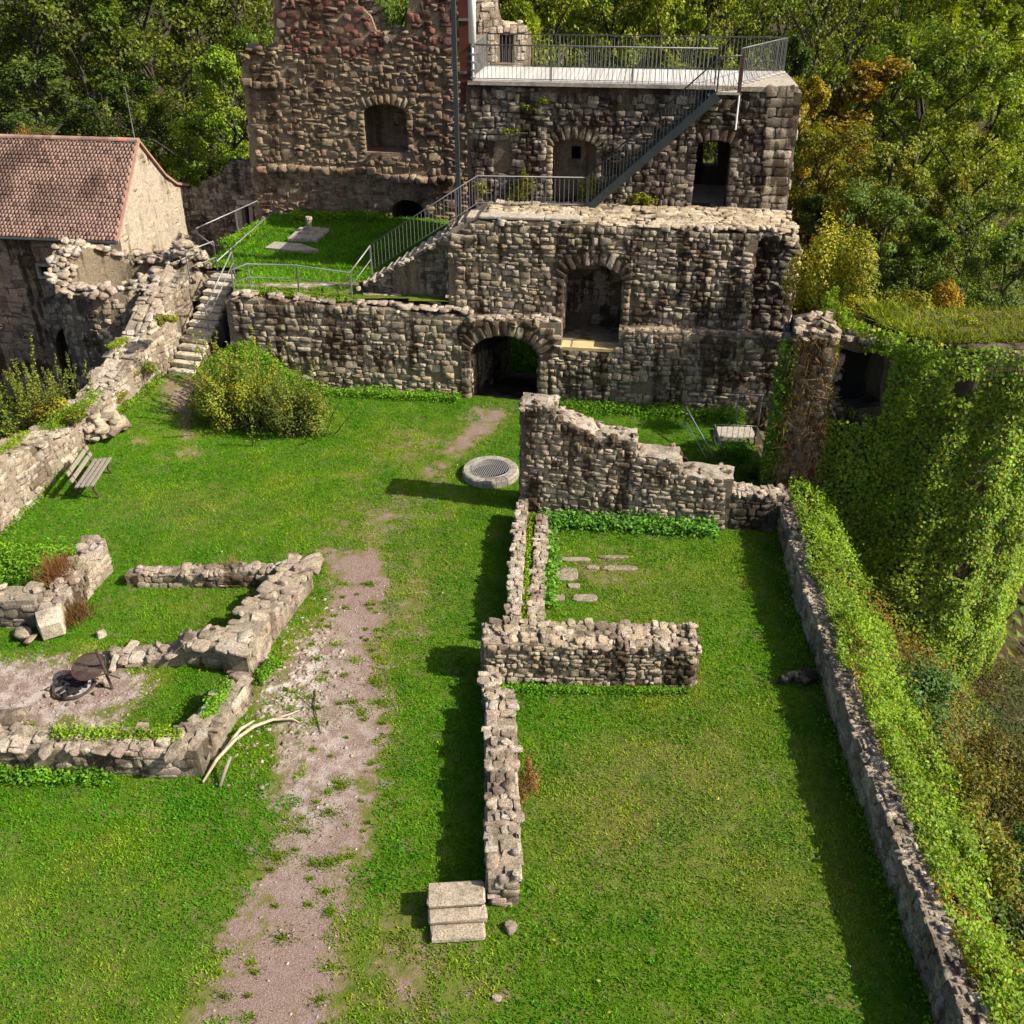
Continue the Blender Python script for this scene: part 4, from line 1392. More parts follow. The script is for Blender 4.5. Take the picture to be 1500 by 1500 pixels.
for k, (x0, x1, y0, y1, z) in enumerate(((-1.32, -.43, 9.93, 10.36, .40), (-1.29, -.39, 9.74, 10.02, .26), (-1.25, -.42, 9.53, 9.82, .13))):
    b = MB().box(((x0 + x1) / 2, (y0 + y1) / 2, z - .06), x1 - x0, y1 - y0, .12, Vector((1, .07, 0)).normalized(), Vector((-.07, 1, 0)).normalized(), None, .03)
    b.v = [(x + U(-.014, .014), y + U(-.014, .014), zz + U(-.012, .012)) for x, y, zz in b.v]
    b.build('step', M['capstone'], sp_, tint=(.40, .345, .27))
for (y0, y1, z) in ((9.98, 10.32, .3), (9.79, 9.99, .16), (9.58, 9.8, .05)):
    MB().box((-.87, (y0 + y1) / 2, z / 2 - .05), .80, y1 - y0, z + .1).build('step_bed', M['mortar_dark'], sp_)
fs = thing('loose_stone', 'small loose stone in the grass beside the block steps', 'stone', (-.02, 9.75, 0))
rock(fs, (-.02, 9.78, .05), .2, 'pale', 'stone_pale')
fs = thing('flat_stone', 'flat pale stone sunk in turf near the bottom of the picture', 'stone', (-0.218,8.633,0.0))
rock(fs, (-0.218,8.626,0.01), .16, 'pale', 'stone_pale', .3)

for (x, y, sx, sy, lab) in ((1.28, 19.38, .62, .55, 'largest square flagstone, nearest the kerb, in the walled lawn'), (1.95, 19.66, .32, .16, 'small round flagstone in the back row of the walled lawn'), (2.6, 19.63, .85, .22, 'long flat flagstone at the right end of the back row'),
                            (1.68, 18.42, .62, .28, 'right one of the two front flagstones in the walled lawn'), (1.05, 18.44, .36, .28, 'left one of the two front flagstones, by the kerb'), (1.55, 20.0, .7, .18, 'sunken flagstone behind the square one'),
                            (2.5, 20.1, .8, .15, 'grassy flagstone furthest back in the walled lawn'), (1.45, 18.9, .3, .2, 'little earth-covered flagstone between front and back rows')):
    n = 9
    pts = [(x + sx / 2 * math.copysign(abs(math.cos(t)) ** .6, math.cos(t)) * U(.9, 1.05), y + sy / 2 * math.copysign(abs(math.sin(t)) ** .6, math.sin(t)) * U(.9, 1.05)) for t in [k * 6.283 / n for k in range(n)]]
    b = MB()
    b.v = [(p[0], p[1], -.06) for p in pts] + [(p[0], p[1], .022) for p in pts] + [(x + (p[0] - x) * .93, y + (p[1] - y) * .93, .032) for p in pts]
    b.f = [(i, (i + 1) % n, (i + 1) % n + n, i + n) for i in range(n)] + [(i + n, (i + 1) % n + n, (i + 1) % n + 2 * n, i + 2 * n) for i in range(n)] + [tuple(range(2 * n, 3 * n))]
    tag(b.build('flagstone', M['capstone'], None, tint=(.31, .265, .205)), lab, 'flagstone', 'flagstones in the walled lawn')

# ------------------------------------------------------------------ boundary wall on the right, pier
rw = thing('boundary_wall', 'long boundary wall with pale mortared top along the right edge of the lawn', 'wall', (6.3, 14, 0))
rl = [(5.95, 5.2), (6.04, 8.2), (6.12, 10.4), (6.16, 12.0), (6.26, 14.1), (6.40, 16.4), (6.50, 18.6), (6.80, 21.4), (6.9, 22.4)]
polywall(rw, rl, [0] * 9, [.86, .86, .84, .82, .80, .78, .78, .80, .82], .32, 'pale', 'stone_pale', hr=(.1, .2), wr=(.14, .36), rocks=0.08, topsize=(.1, .2), rocksize=(.08, .14), sides=(1, 0), topmiss=.55)
# outer face runs down the slope
fo = MB()
for i, p in enumerate(rl):
    fo.v += [(p[0] + .33, p[1], .74), (p[0] + .60, p[1], -2.6)]
fo.f = [(2 * i, 2 * i + 1, 2 * i + 3, 2 * i + 2) for i in range(len(rl) - 1)]
fo.build('outer_face', M['mortar'], rw)
rs = thing('fallen_stone', 'dark fallen wall lump lying in the shade against the boundary wall', 'stone', (5.7, 15.5, 0))
for k in range(20):
    rock(rs, (U(5.5, 6.2), 15.55 + U(-.12, .12), U(.0, .18)), U(.12, .26), 'dark', 'stone_dark', .8)

pr = thing('pier', 'dark square pier overgrown with dry creeper at the corner of the boundary wall', 'pier', (7.3, 23, 0))
pa, pb = Vector((6.72, 22.45, 0)), Vector((7.75, 22.3, 0))
pfr = wall_frame(pa, pb)
pL = (pb - pa).length
core('core', pfr, [(0, -1.5), (pL, -1.5), (pL + .06, 4.82), (pL * .6, 4.9), (.12, 4.78)], [], 1.5, 'mortar_dark', pr)
masonry(pr, pfr, [(0, -.2), (pL, -.2), (pL + .08, 4.8), (pL * .6, 5.0), (.15, 4.7)], (), (.14, .3), (.18, .4), .10, 'dark', 'stone_dark', .45, .1, 8)
rf_ = wall_frame(pb, pb - pfr.n * 1.5)
masonry(pr, rf_, [(0, -1.2), (1.5, -1.2), (1.5, 4.8), (0, 4.8)], (), (.14, .3), (.18, .4), .10, 'dark', 'stone_dark', .45)
lf_ = wall_frame(pa - pfr.n * 1.5, pa)
masonry(pr, lf_, [(0, -.2), (1.5, -.2), (1.4, 4.7), (0, 4.7)], (), (.14, .3), (.18, .4), .08, 'dark', 'stone_dark', .45)
for k in range(34):
    rock(pr, pfr.pt(U(.1, pL), 4.85 + U(-.1, .1), -U(0, 1.4)), U(.14, .33), 'grey', 'stone_pale', .5)

# ------------------------------------------------------------------ ivy tower
TX, TY, TR, TT = 11.45, 24.2, 2.45, 4.85
it = thing('ivy_tower', 'round bastion tower wholly covered in green ivy, right of the boundary wall', 'tower', (TX, TY, -7))
v_, f_ = [], []
n = 36
for k in range(n):
    th = 2 * math.pi * k / n
    for r_, z in ((TR + .1, -9), (TR, TT - .1), (TR - .7, TT)):
        v_.append((TX + r_ * math.cos(th), min(TY + r_ * math.sin(th), TY - .1), z))
for k in range(n):
    o, p = 3 * k, 3 * ((k + 1) % n)
    f_ += [(o, p, p + 1, o + 1), (o + 1, p + 1, p + 2, o + 2)]
put('core', poly_mesh('core', v_, f_, M['mortar_dark']), it)
tpv = [v_[3 * k + 2] for k in range(n) if math.sin(2 * math.pi * k / n) < .05]
put('top', poly_mesh('top', tpv, [tuple(range(len(tpv)))], M['soil']), it)
# straight wall between pier and tower with its dark window
qa, qb = Vector((7.7, 23.1, 0)), Vector((9.6, 22.35, 0))
qfr = wall_frame(qa, qb)
qL = (qb - qa).length
qwin = [(0.444,2.636),(1.623,2.916),(1.436,4.271),(0.207,4.303)]
core('window_wall', qfr, [(-.1, -6), (qL, -6), (qL, 4.6), (-.1, 4.6)], [qwin], .7, 'mortar_dark', it, .03, .3, 0, .05)
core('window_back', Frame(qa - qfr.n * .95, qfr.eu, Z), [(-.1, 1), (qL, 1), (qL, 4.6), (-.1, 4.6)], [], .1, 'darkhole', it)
for k in range(40):
    rock(it, qfr.pt(U(qwin[0][0] - .1, qwin[1][0] + .1), qwin[0][1] + U(-.12, .04), U(-.7, .08)), U(.15, .34), 'dark', 'stone_dark', .5)
for k in range(30):
    t = U(0, 1)
    rock(it, qfr.pt(qwin[0][0] + U(-.12, .06), qwin[0][1] + t * 1.6, U(-.3, .05)), U(.14, .3), 'dark', 'stone_dark', .6)
for k in range(30):
    rock(it, qfr.pt(U(-.1, qL + .4), 4.62 + U(-.1, .05), U(-.3, .06)), U(.14, .3), 'dark', 'stone_dark', .5)
tp_ = MB()
tp_.v = [tuple(qfr.pt(u, 4.6, w)) for u, w in ((-.1, 0), (qL + .6, 0), (qL + .6, -1.9), (-.1, -1.9))]
tp_.f = [(0, 1, 2, 3)]
tp_.build('top', M['soil'], it)
# tower's ivy
TH0, TH1 = R(150), R(385)
nl = 100000
th = nrg.uniform(TH0, TH1, nl)
zz = nrg.uniform(-8.5, TT + .1, nl)
bulge = .36 * fbm(th * TR, zz, .8, 4) + .26 * vnoise(th * TR, zz, 2.4, 6) + .42 * vnoise(th * TR * 1.7, zz * .22, 1.0, 3)
r_ = TR + .08 + bulge + nrg.uniform(-.12, .10, nl)
P3 = np.stack([TX + r_ * np.cos(th), TY + r_ * np.sin(th), zz], 1)
keep_ = fbm(th * TR, zz, .8, 9) > .22 + .06 * sstep(TT - 1.2, TT, zz) * sstep(R(215), R(240), th)
keep_ &= ~((P3[:, 0] < 9.15 + .35 * fbm(zz, zz * 0, 1.3, 2)) & (P3[:, 2] > 2.75) & (P3[:, 2] < 4.3))
Nn = np.stack([np.cos(th), np.sin(th), np.full(nl, .8)], 1) + nrg.normal(0, .55, (nl, 3))
tint = leaf_tint(nl, (1, 1, 1), .25, .2) * (.6 + .8 * fbm(th * TR, zz, .7, 2))[:, None]
qn = 19000
uq = nrg.uniform(-.1, qL + .4, qn)
zq = nrg.uniform(-7, 4.7, qn)
kq = ~((uq > qwin[0][0] - .05) & (uq < qwin[1][0] + .02) & (zq > qwin[0][1] - .12) & (zq < 4.75)) & ~((uq < .35) & (zq > 1.2))
wq = .1 + .4 * fbm(uq, zq, .9, 3) + nrg.uniform(-.1, .1, qn)
Pq = np.array(qfr.o)[None] + uq[:, None] * np.array(qfr.eu) + zq[:, None] * np.array([0, 0, 1.]) + wq[:, None] * np.array(qfr.n)
Nq = np.array(qfr.n)[None] + np.array([0, 0, .5]) + nrg.normal(0, .4, (qn, 3))
P3 = np.vstack([P3[keep_], Pq[kq]])
Nn = np.vstack([Nn[keep_], Nq[kq]])
tint = np.vstack([tint[keep_], leaf_tint(qn, (1, 1, 1), .22, .16)[kq]])
o = put('tower_ivy', leaf_mesh('tower_ivy', P3, Nn, nrg.uniform(.045, .13, len(P3)), tint, M['ivy'], .8))
tag(o, 'dense green ivy mantling the round tower', 'ivy')

# ------------------------------------------------------------------ left parapet wall and its boulder
pw = thing('parapet_wall', 'broad weathered parapet wall with mossy top along the left edge', 'wall', (-12.5, 24, 0))
polywall(pw, [(-14.15, 17.5), (-13.95, 20.2), (-13.72, 22.2), (-13.45, 24.0), (-13.3, 25.3), (-12.95, 26.9), (-12.6, 28.3), (-12.3, 29.6), (-11.95, 31.0), (-11.65, 32.3)],
         [-.3, -.3, -.3, 0, 0, 0, 0, 0, 0, 0], [1.5, 1.55, 1.6, 1.35, 1.0, 1.15, 1.6, 2.1, 2.9, 3.3], .92, 'pale', 'stone_pale', hr=(.12, .24), wr=(.16, .4), rocks=0.39, topsize=(.22, .5), rocksize=(.14, .3), toppal='pale', sides=(0, 1))
bo = thing('boulder', 'angular pale boulder jutting from the parapet wall behind the bench', 'boulder', (-11.766,25.591,0.4))
bp0 = Vector((-11.873,25.786,0.5))
for k in range(34):
    t = U(0, 6.28)
    q = math.sqrt(rng.random())
    rock(bo, bp0 + Vector((math.cos(t) * q * .55, math.sin(t) * q * .5 + .2, .62 * (1 - q * q) + U(-.15, .05))), U(.3, .55), 'grey', 'stone_pale', .75)

# ------------------------------------------------------------------ foundation ruin on the left lawn
f1 = thing('foundation_front_wall', 'low mortared foundation wall with weeds on top, nearest the lower left', 'wall', (-8, 13.3, 0))
polywall(f1, [(-12.2, 13.75), (-9.4, 13.62), (-5.6, 13.5)], [0, 0, 0], [.62, .62, .66], .58, 'pale', 'stone', hr=(.14, .26), wr=(.2, .5), rocks=0.44, topsize=(.2, .45))
f2 = thing('foundation_side_wall', 'sloping foundation wall climbing from the front corner towards the fire pit', 'wall', (-5.5, 14.2, 0))
polywall(f2, [(-5.98, 13.45), (-5.85, 14.3), (-5.62, 15.15)], [0, 0, 0], [.66, .52, .42], .46, 'pale', 'stone_pale', hr=(.14, .26), wr=(.2, .45), rocks=0.44, topsize=(.24, .5))
f3 = thing('foundation_corner_wall', 'thick pale wall running diagonally from block corner of the foundation', 'wall', (-5.2, 17.4, 0))
polywall(f3, [(-5.95, 15.75), (-5.72, 16.9), (-5.35, 18.4), (-5.2, 19.0)], [0, 0, 0, 0], [.62, .74, .62, .6], .58, 'pale', 'stone_pale', hr=(.16, .3), wr=(.25, .6), rocks=0.66, topsize=(.28, .6), rocksize=(.2, .5))
for k in range(9):
    rock(f3, (-4.85 + U(-.3, .3), 19.0 + U(-.2, .3), .45 + U(-.1, .1)), U(.35, .6), 'pale', 'stone_pale', .7)
f4 = thing('foundation_back_wall', 'thin low line of stones closing the back of the foundation', 'wall', (-7.2, 19, 0))
polywall(f4, [(-9.0, 19.25), (-7.4, 19.2), (-5.3, 19.2)], [0, 0, 0], [.30, .38, .45], .34, 'grey', 'stone', rocks=0.72, topsize=(.2, .4))
f5 = thing('foundation_cross_wall', 'low cross wall of rough slabs between fire pit and grassy cell', 'wall', (-7, 16.3, 0))
polywall(f5, [(-8.4, 16.5), (-7.2, 16.5), (-6.8, 16.55), (-5.75, 16.4)], [0, 0, 0, 0], [.12, .22, .55, .68], .5, 'grey', 'stone', hr=(.14, .26), wr=(.2, .5), rocks=0.72, topsize=(.25, .5), rocksize=(.2, .45))
f6 = thing('foundation_left_wall', 'dark blocky wall stub at the left picture edge with a squared block', 'wall', (-10.8, 17.5, 0))
polywall(f6, [(-12.6, 17.95), (-10.35, 17.9)], [0, 0], [.75, .72], .55, 'dark', 'stone_dark', hr=(.14, .28), wr=(.2, .5), rocks=0.66, topsize=(.25, .5), rocksize=(.2, .45))
f7 = thing('foundation_wedge_wall', 'short tapering wall with dry brown weeds, rising to a pointed pale stone', 'wall', (-9.9, 18.6, 0))
polywall(f7, [(-10.35, 17.3), (-10.2, 18.3), (-9.95, 19.6)], [0, 0, 0], [.5, .7, .95], .42, 'pale', 'stone', rocks=0.66, topsize=(.2, .45), rocksize=(.18, .4))
sb = thing('squared_block', 'squared pale stone block leaning by the wall stub', 'stone', (-10.127,17.367,0.0))
b = MB().box(Vector((-10.018,17.151,0.28)), .5, .55, .5, Vector((.92, .38, .05)).normalized(), Vector((-.38, .92, .1)).normalized(), Vector((0, -.1, 1)).normalized(), .05)
b.v = [(x + U(-.03, .03), y + U(-.03, .03), z + U(-.03, .03)) for x, y, z in b.v]
b.build('block', M['capstone'], sb, tint=(.52, .46, .37))
for (px, lab, p) in ((0, 'left one of two round pale stones before the wall stub', (-10.623,16.999,0.1)), (1, 'right one of two round pale stones before the wall stub', (-10.358,16.787,0.1)), (2, 'lone pale stone in grass above the fire pit', (-8.933,17.024,0.08)), (3, 'pale flat stone at the left picture edge beside the fire pit', (-9.773,14.341,0.12)), (4, 'pale stones lying at the foot of the corner wall', (-5.571,15.607,0.1))):
    o = thing('loose_stone', lab, 'stone', (p[0], p[1], 0))
    rock(o, p, (.42, .36, .26, .6, .5)[px], 'pale', 'stone_pale', .7)

# fire pit
fp_ = thing('fire_pit', 'ash-filled fire pit ringed by an iron hoop on the gravel', 'fire pit', (-8.882,15.346,0.0))
fc = Vector((-8.882,15.346,0.0))
hoop = MB().tube([fc + Vector((math.cos(t) * .40, math.sin(t) * .40, .08)) for t in [k * 6.2832 / 24 for k in range(25)]], .03, 6)
hoop.build('hoop', M['iron'], fp_)
ash = MB()
for k in range(20):
    t = k * 6.2832 / 20
    ash.v.append((fc.x + math.cos(t) * .39, fc.y + math.sin(t) * .39, .02))
for k in range(20):
    t = k * 6.2832 / 20
    ash.v.append((fc.x + math.cos(t) * .22 + U(-.03, .03), fc.y + math.sin(t) * .22, .07 + U(-.02, .03)))
ash.v.append((fc.x, fc.y, .12))
ash.f = [(k, (k + 1) % 20, (k + 1) % 20 + 20, k + 20) for k in range(20)] + [(k + 20, (k + 1) % 20 + 20, 40) for k in range(20)]
ash.build('ash_bed', M['ash'], fp_)
for k in range(24):
    t = U(0, 6.28)
    a = fc + Vector((math.cos(t) * U(0, .32), math.sin(t) * U(0, .32), .10))
    t2 = U(0, 6.28)
    MB().tube([a, a + Vector((math.cos(t2) * .2, math.sin(t2) * .2, U(-.03, .05)))], [.04, .03], 6).build('charred_log', M['char'], fp_)
for k in range(12):
    t = k * 6.2832 / 12 + U(-.15, .15)
    rock(fp_, fc + Vector((math.cos(t) * .52, math.sin(t) * .5, .03)), U(.09, .19), 'grey' if k % 3 else 'dark', 'stone')
gr = thing('swivel_grill', 'round black grill grate hung on a rusty iron post beside the fire', 'grill', (-8.09,15.263,0.0))
gp0 = Vector((-8.09,15.304,0.0))
gtop = gp0 + Vector((-.16, .06, .98))
MB().tube([gp0 - Z * .1, gtop], .028, 8).build('post', M['iron'], gr)
gc_ = gp0 + Vector((-.44, .12, .50))
tl = Vector((.96, -.05, .14)).normalized()
tl2 = Vector((.0, .9, .43)).normalized()
grm = MB()
grm.tube([gc_ + tl * math.cos(t) * .36 + tl2 * math.sin(t) * .30 for t in [k * 6.2832 / 24 for k in range(25)]], .014, 5)
for k in range(-15, 16):
    x = k / 16 * .36
    h = .30 * math.sqrt(max(0, 1 - (x / .36) ** 2))
    grm.tube([gc_ + tl * x - tl2 * h, gc_ + tl * x + tl2 * h], .007, 4)
    grm.tube([gc_ + tl2 * x * .833 - tl * h * 1.2, gc_ + tl2 * x * .833 + tl * h * 1.2], .007, 4)
grm.build('grate', M['iron'], gr)
MB().tube([gc_ + tl * .0 - tl2 * .28, gp0 + Vector((-.07, .0, .42)), gp0 + Vector((.22, -.05, .34))], .016, 6).build('arm', M['iron'], gr)
MB().tube([gc_ + tl * .0, gp0 + Vector((-.10, .03, .62))], .016, 6).build('arm', M['iron'], gr)

# branches lying by the wall corner
br_ = thing('dead_branch', 'long bleached forked branch lying beside the foundation corner', 'branch', (-5.565,12.783,0.0))
MB().tube([(-5.582,12.743,0.06), (-5.428,13.216,0.16), (-5.171,13.623,0.26), (-4.911,13.988,0.24), (-4.613,14.26,0.16), (-4.273,14.365,0.08), (-4.135,14.312,0.04)], [.022, .036, .034, .038, .03, .026, .010], 7).build('stem', M['branchwood'], br_, True)
MB().tube([(-5.321,13.419,0.2), (-5.149,13.904,0.25), (-4.959,14.18,0.2)], [.035, .035, .02], 6).build('fork', M['branchwood'], br_, True)
MB().tube([(-4.613,14.26,0.16), (-4.326,14.455,0.12), (-4.169,14.647,0.05)], [.03, .02, .008], 6).build('fork', M['branchwood'], br_, True)
br_ = thing('short_branch', 'short brown stick leaning next to the bleached branch', 'branch', (-5.272,12.701,0.0))
MB().tube([(-5.253,12.654,0.05), (-5.187,12.887,0.22), (-5.116,13.086,0.36)], [.035, .04, .03], 6).build('stem', M['wood'], br_, True)
tw_ = thing('thin_twig', 'thin dark twig lying on the pale gravel path', 'branch', (-3.782,14.317,0.0))
MB().tube([(-3.981,15.27,0.03), (-3.917,14.745,0.05), (-3.662,14.006,0.03)], [.012, .014, .008], 5).build('stem', M['bark'], tw_)
MB().tube([(-3.917,14.745,0.05), (-4.164,15.01,0.08)], [.01, .005], 5).build('fork', M['bark'], tw_)

# ------------------------------------------------------------------ bench
bn = thing('bench', 'grey slatted wooden bench with dark cast legs before the parapet wall', 'bench', (-11.748,23.903,0.1))
b0, b1 = Vector((-11.346,22.731,0.3)), Vector((-11.401,24.325,0.3))
bd = Vector((b1.x - b0.x, b1.y - b0.y, 0)).normalized()
bl = 1.6
bf = Vector((bd.y, -bd.x, 0))                     # front of the bench, towards the lawn
bc = (b0 + b1) / 2
bc.z = float(ground_z(bc.x, bc.y))
for k in range(4):
    MB().box(bc + bf * (.22 - k * .135) + Z * (.45 - .012 * k), bl, .085, .045, bd, bf, None, .006).build('seat_slat', M['wood'], bn)
for k in range(2):
    upv = (Z * .95 - bf * .3).normalized()
    MB().box(bc - bf * (.28 + .05 * k) + Z * (.60 + .2 * k), bl, .04, .12, bd, upv.cross(bd), upv, .006).build('back_slat', M['wood'], bn)
for s in (-.6, .6):
    p = bc + bd * s
    lg = MB()
    lg.tube([p + bf * .26 + Z * 0, p + bf * .17 + Z * .2, p + bf * .2 + Z * .41], .035, 6)
    lg.tube([p - bf * .36 + Z * 0, p - bf * .24 + Z * .22, p - bf * .24 + Z * .42, p - bf * .36 + Z * .9], .035, 6)
    lg.tube([p + bf * .2 + Z * .41, p - bf * .24 + Z * .40], .03, 6)
    lg.build('leg', M['iron'], bn)

# ------------------------------------------------------------------ well
wl = thing('well', 'round stone well ring closed by an iron grate, beside the stepped wall', 'well', (-0.616,24.475,0.0))
wc = Vector((-.60, 24.25, 0))
nseg = 14
for k in range(nseg):
    a0, a1 = 2 * math.pi * k / nseg + .008, 2 * math.pi * (k + 1) / nseg - .008
    v_, f_ = [], []
    for a in (a0, (a0 + a1) / 2, a1):
        for r_, z in ((.80, -.08), (.79, .17), (.75, .21), (.56, .21), (.53, .19), (.53, -.08)):
            v_.append((wc.x + r_ * math.cos(a), wc.y + r_ * math.sin(a), z + U(-.008, .008)))
    for i in range(2):
        for j in range(6):
            f_.append((i * 6 + j, i * 6 + 6 + j, i * 6 + 6 + (j + 1) % 6, i * 6 + (j + 1) % 6))
    f_ += [(5, 4, 3, 2, 1, 0), (12, 13, 14, 15, 16, 17)]
    g = U(.9, 1.1)
    put('ring_stone', poly_mesh('ring_stone', v_, f_, M['capstone'], tint=(.36 * g, .33 * g, .285 * g)), wl)
ds = MB()
ds.v = [(wc.x + .54 * math.cos(k * .3142), wc.y + .54 * math.sin(k * .3142), .03) for k in range(20)]
ds.f = [tuple(range(20))]
ds.build('shaft_cover', M['darkhole'], wl)  # near-black disc painted in for the unlit shaft
gm = MB().tube([wc + Vector((math.cos(t) * .53, math.sin(t) * .53, .215)) for t in [k * 6.2832 / 24 for k in range(25)]], .018, 6)
gm.build('grate_rim', M['steel'], wl)
for k in range(-8, 9):
    x = k / 9 * .53
    h = math.sqrt(.53 ** 2 - x * x)
    MB().tube([wc + Vector((x - h * .25, -h * .95, .22)), wc + Vector((x + h * .25, h * .95, .22))], .011, 5).build('grate_bar', M['steel'], wl)

# ------------------------------------------------------------------ railings
_bar = {}


def bar_mesh(mat):
    if mat not in _bar:
        _bar[mat] = MB().tube([(0, 0, 0), (0, 0, 1)], .0075, 4).mesh('baluster', M[mat])
    return _bar[mat]


def railing(root, pts, h=1.0, mat='steel', bars=.125, posts=2.4, rails=None, base=.08, r=.022):
    pts = [Vector(p) for p in pts]
    inv = Matrix.Translation(-root.location)
    MB().tube([p + Z * h for p in pts], r, 8).build('top_rail', M[mat], root, True)
    for lv in (rails if rails is not None else (base,)):
        MB().tube([p + Z * lv for p in pts], r * .6, 6).build('lower_rail', M[mat], root, True)
    for i in range(len(pts) - 1):
        a, b = pts[i], pts[i + 1]
        L = (b - a).length
        if bars:
            k = max(1, int(L / bars))
            for j in range(1, k):
                p = a.lerp(b, j / k)
                o = bpy.data.objects.new('baluster', bar_mesh(mat))
                col.objects.link(o)
                o.parent = root
                o.matrix_parent_inverse = inv
                o.location = p + Z * base
                o.scale = (1, 1, h - base)
        k = max(1, round(L / posts))
        for j in range(k + (i == len(pts) - 2)):
            p = a.lerp(b, j / k)
            MB().box(p + Z * (h / 2 - .04), .045, .03, h + .08, E1, E2).build('post', M[mat], root)


vp = thing('viewing_platform', 'pale boarded viewing platform with steel railing on top of the upper block', 'platform', C(3, 4.5, 9))
zd = 9.10
nb = 52
front = lambda u: DU - .12
for k in range(nb):
    u0 = -1.5 + k * .187
    dend = 6.3
    df = DU - .12
    if u0 > 6.35:
        df = DU - .12 + (u0 - 6.35) * (3.1 / 1.75)
    if df > 6.2:
        continue
    p = C(u0 + .09, (df + dend) / 2, zd)
    o = MB().box(p, .168, dend - df, .05, E1, E2).build('plank', M['deck'], vp, tint=(1, 1, 1))
    g = U(.84, 1.08)
    o.color = (g, g, g, 1)
MB().box(C(2.45, DU - .14, zd - .04), 7.95, .04, .11, E1, E2).build('edge_beam', M['concrete'], vp)
railing(vp, [C(-1.42, 6.2, zd), C(-1.42, DU - .06, zd)], 1.0, 'steel_rail', r=.02)
railing(vp, [C(-1.42, DU - .06, zd), C(5.85, DU - .06, zd)], 1.0, 'steel_rail', r=.02)
railing(vp, [C(-1.42, 6.2, zd), C(8.15, 6.2, zd), C(6.55, DU + .05, zd)], 1.0, 'steel_rail', r=.02)

ss = thing('steel_stair', 'dark steel stair slanting up the wall face to the platform', 'stair', C(2.3, 2.6, 5.58))
sa, sb_ = C(2.3, 2.35, 5.62), C(5.9, 2.35, 8.95)
dv = (sb_ - sa).normalized()
for dd in (0, .62):
    MB().box((sa + sb_) / 2 + E2 * dd - Z * .06, (sb_ - sa).length + .1, .05, .24, dv, E2, dv.cross(E2) * -1 if dv.cross(E2).z < 0 else dv.cross(E2)).build('stringer', M['steel_dark'], ss)
for k in range(17):
    t = (k + .5) / 17
    MB().box(sa.lerp(sb_, t) + E2 * .31 + Z * .02, .26, .6, .03, E1, E2).build('tread', M['steel_dark'], ss)
MB().box(C(6.22, 2.66, 8.98), .68, .66, .05, E1, E2).build('landing', M['concrete'], ss)
MB().tube([C(6.55, 2.36, 8.95), C(6.55, 2.36, 8.0)], .025, 6).build('landing_leg', M['white'], ss)
railing(ss, [sa, sb_, C(6.5, 2.35, 9.0)], 1.0, 'steel_dark', .14, 9, (.1,))
MB().box(C(6.55, 2.4, 9.5), .07, .07, 1.15, E1, E2).build('gate_post', M['corten'], ss)

wr_ = thing('walkway_railing', 'steel baluster railing along terrace stair and walkway before the upper block', 'railing', C(-1, 2.3, 5.5))
railing(wr_, [(-4.47,30.992,3.621), (-1.718,30.63,5.404), C(-1.15, 2.2, 5.6), C(2.25, 2.4, 5.6)], .9, 'steel_rail', .14, 2.2, r=.018)
tr_ = thing('terrace_railing', 'galvanised two-rail handrail along the front edge of the terrace', 'railing', C(-7, .5, 3))
railing(tr_, [C(-8.75, .25, 2.95), C(-8.4, .75, 3.0), C(-6.8, .8, 3.0), C(-4.95, .45, 2.95), (-4.463,30.941,3.638)], .88, 'steel', None, 2.0, (.45,), r=.025)
hr_ = thing('stair_handrail', 'two-rail steel handrail running down beside the stone steps', 'railing', C(-9, 0, 2))
railing(hr_, [s0.lerp(s1, .42) + srt * .42, s0.lerp(s1, .98) + srt * .46], .88, 'steel', None, 4.0, (.5,), r=.025)
lr_ = thing('ramp_railing', 'two-rail railing zigzagging up the left edge of the terrace to the keep', 'railing', (-11.5, 34, 3))
rz = [(-10.778,32.357,3.0), (-10.07,33.225,3.1), (-11.077,34.8,3.1), (-9.373,39.2,3.246)]
railing(lr_, [Vector(rz[0]), Vector(rz[1])], .9, 'steel', None, 3, (.35,), r=.024)
railing(lr_, [Vector(rz[2]), Vector(rz[1])], .75, 'steel', None, 3, (), r=.02)
railing(lr_, [Vector(rz[1]), Vector(rz[3])], .2, 'steel', None, 9, (), r=.024)
railing(lr_, [Vector(rz[2]) + Z * .1, Vector(rz[3]) + Z * .05], .8, 'steel', None, 2.6, (), r=.024)

# ------------------------------------------------------------------ steel viewing-tower foot beside the keep
sc_ = thing('steel_column', 'tall dark steel column with rust-red panel and white pipe beside the keep', 'column', C(-1.84, 2.9, 5))
MB().box(C(-1.86, 2.75, 9.0), .13, .13, 8.0, E1, E2).build('column', M['steel_dark'], sc_)
MB().box(C(-1.62, 3.25, 11.0), .36, .06, 5.2, E1, E2).build('rust_panel', M['corten'], sc_)
for k in range(3):
    MB().box(C(-1.62, 3.21, 9.3 + k * 1.45), .38, .03, .06, E1, E2).build('panel_joint', M['steel'], sc_)
MB().tube([C(-1.36, 3.0, 10.15), C(-1.36, 3.0, 13.2)], .11, 12).build('white_pipe', M['white'], sc_, True)
MB().tube([C(-1.36, 3.0, 9.1), C(-1.36, 3.0, 10.2)], .035, 8).build('thin_pipe', M['white'], sc_, True)
for k in range(5):
    MB().box(C(-1.34, 2.96, 9.2 + k * .22), .14, .1, .035, E1, E2).build('pipe_clip', M['steel'], sc_)
for k in range(5):
    MB().box(C(-1.47, 3.1, 9.15 + k * .2), .16, .1, .13, E1, E2, (Z * .9 + E1 * .4).normalized()).build('louvre', M['steel_dark'], sc_)

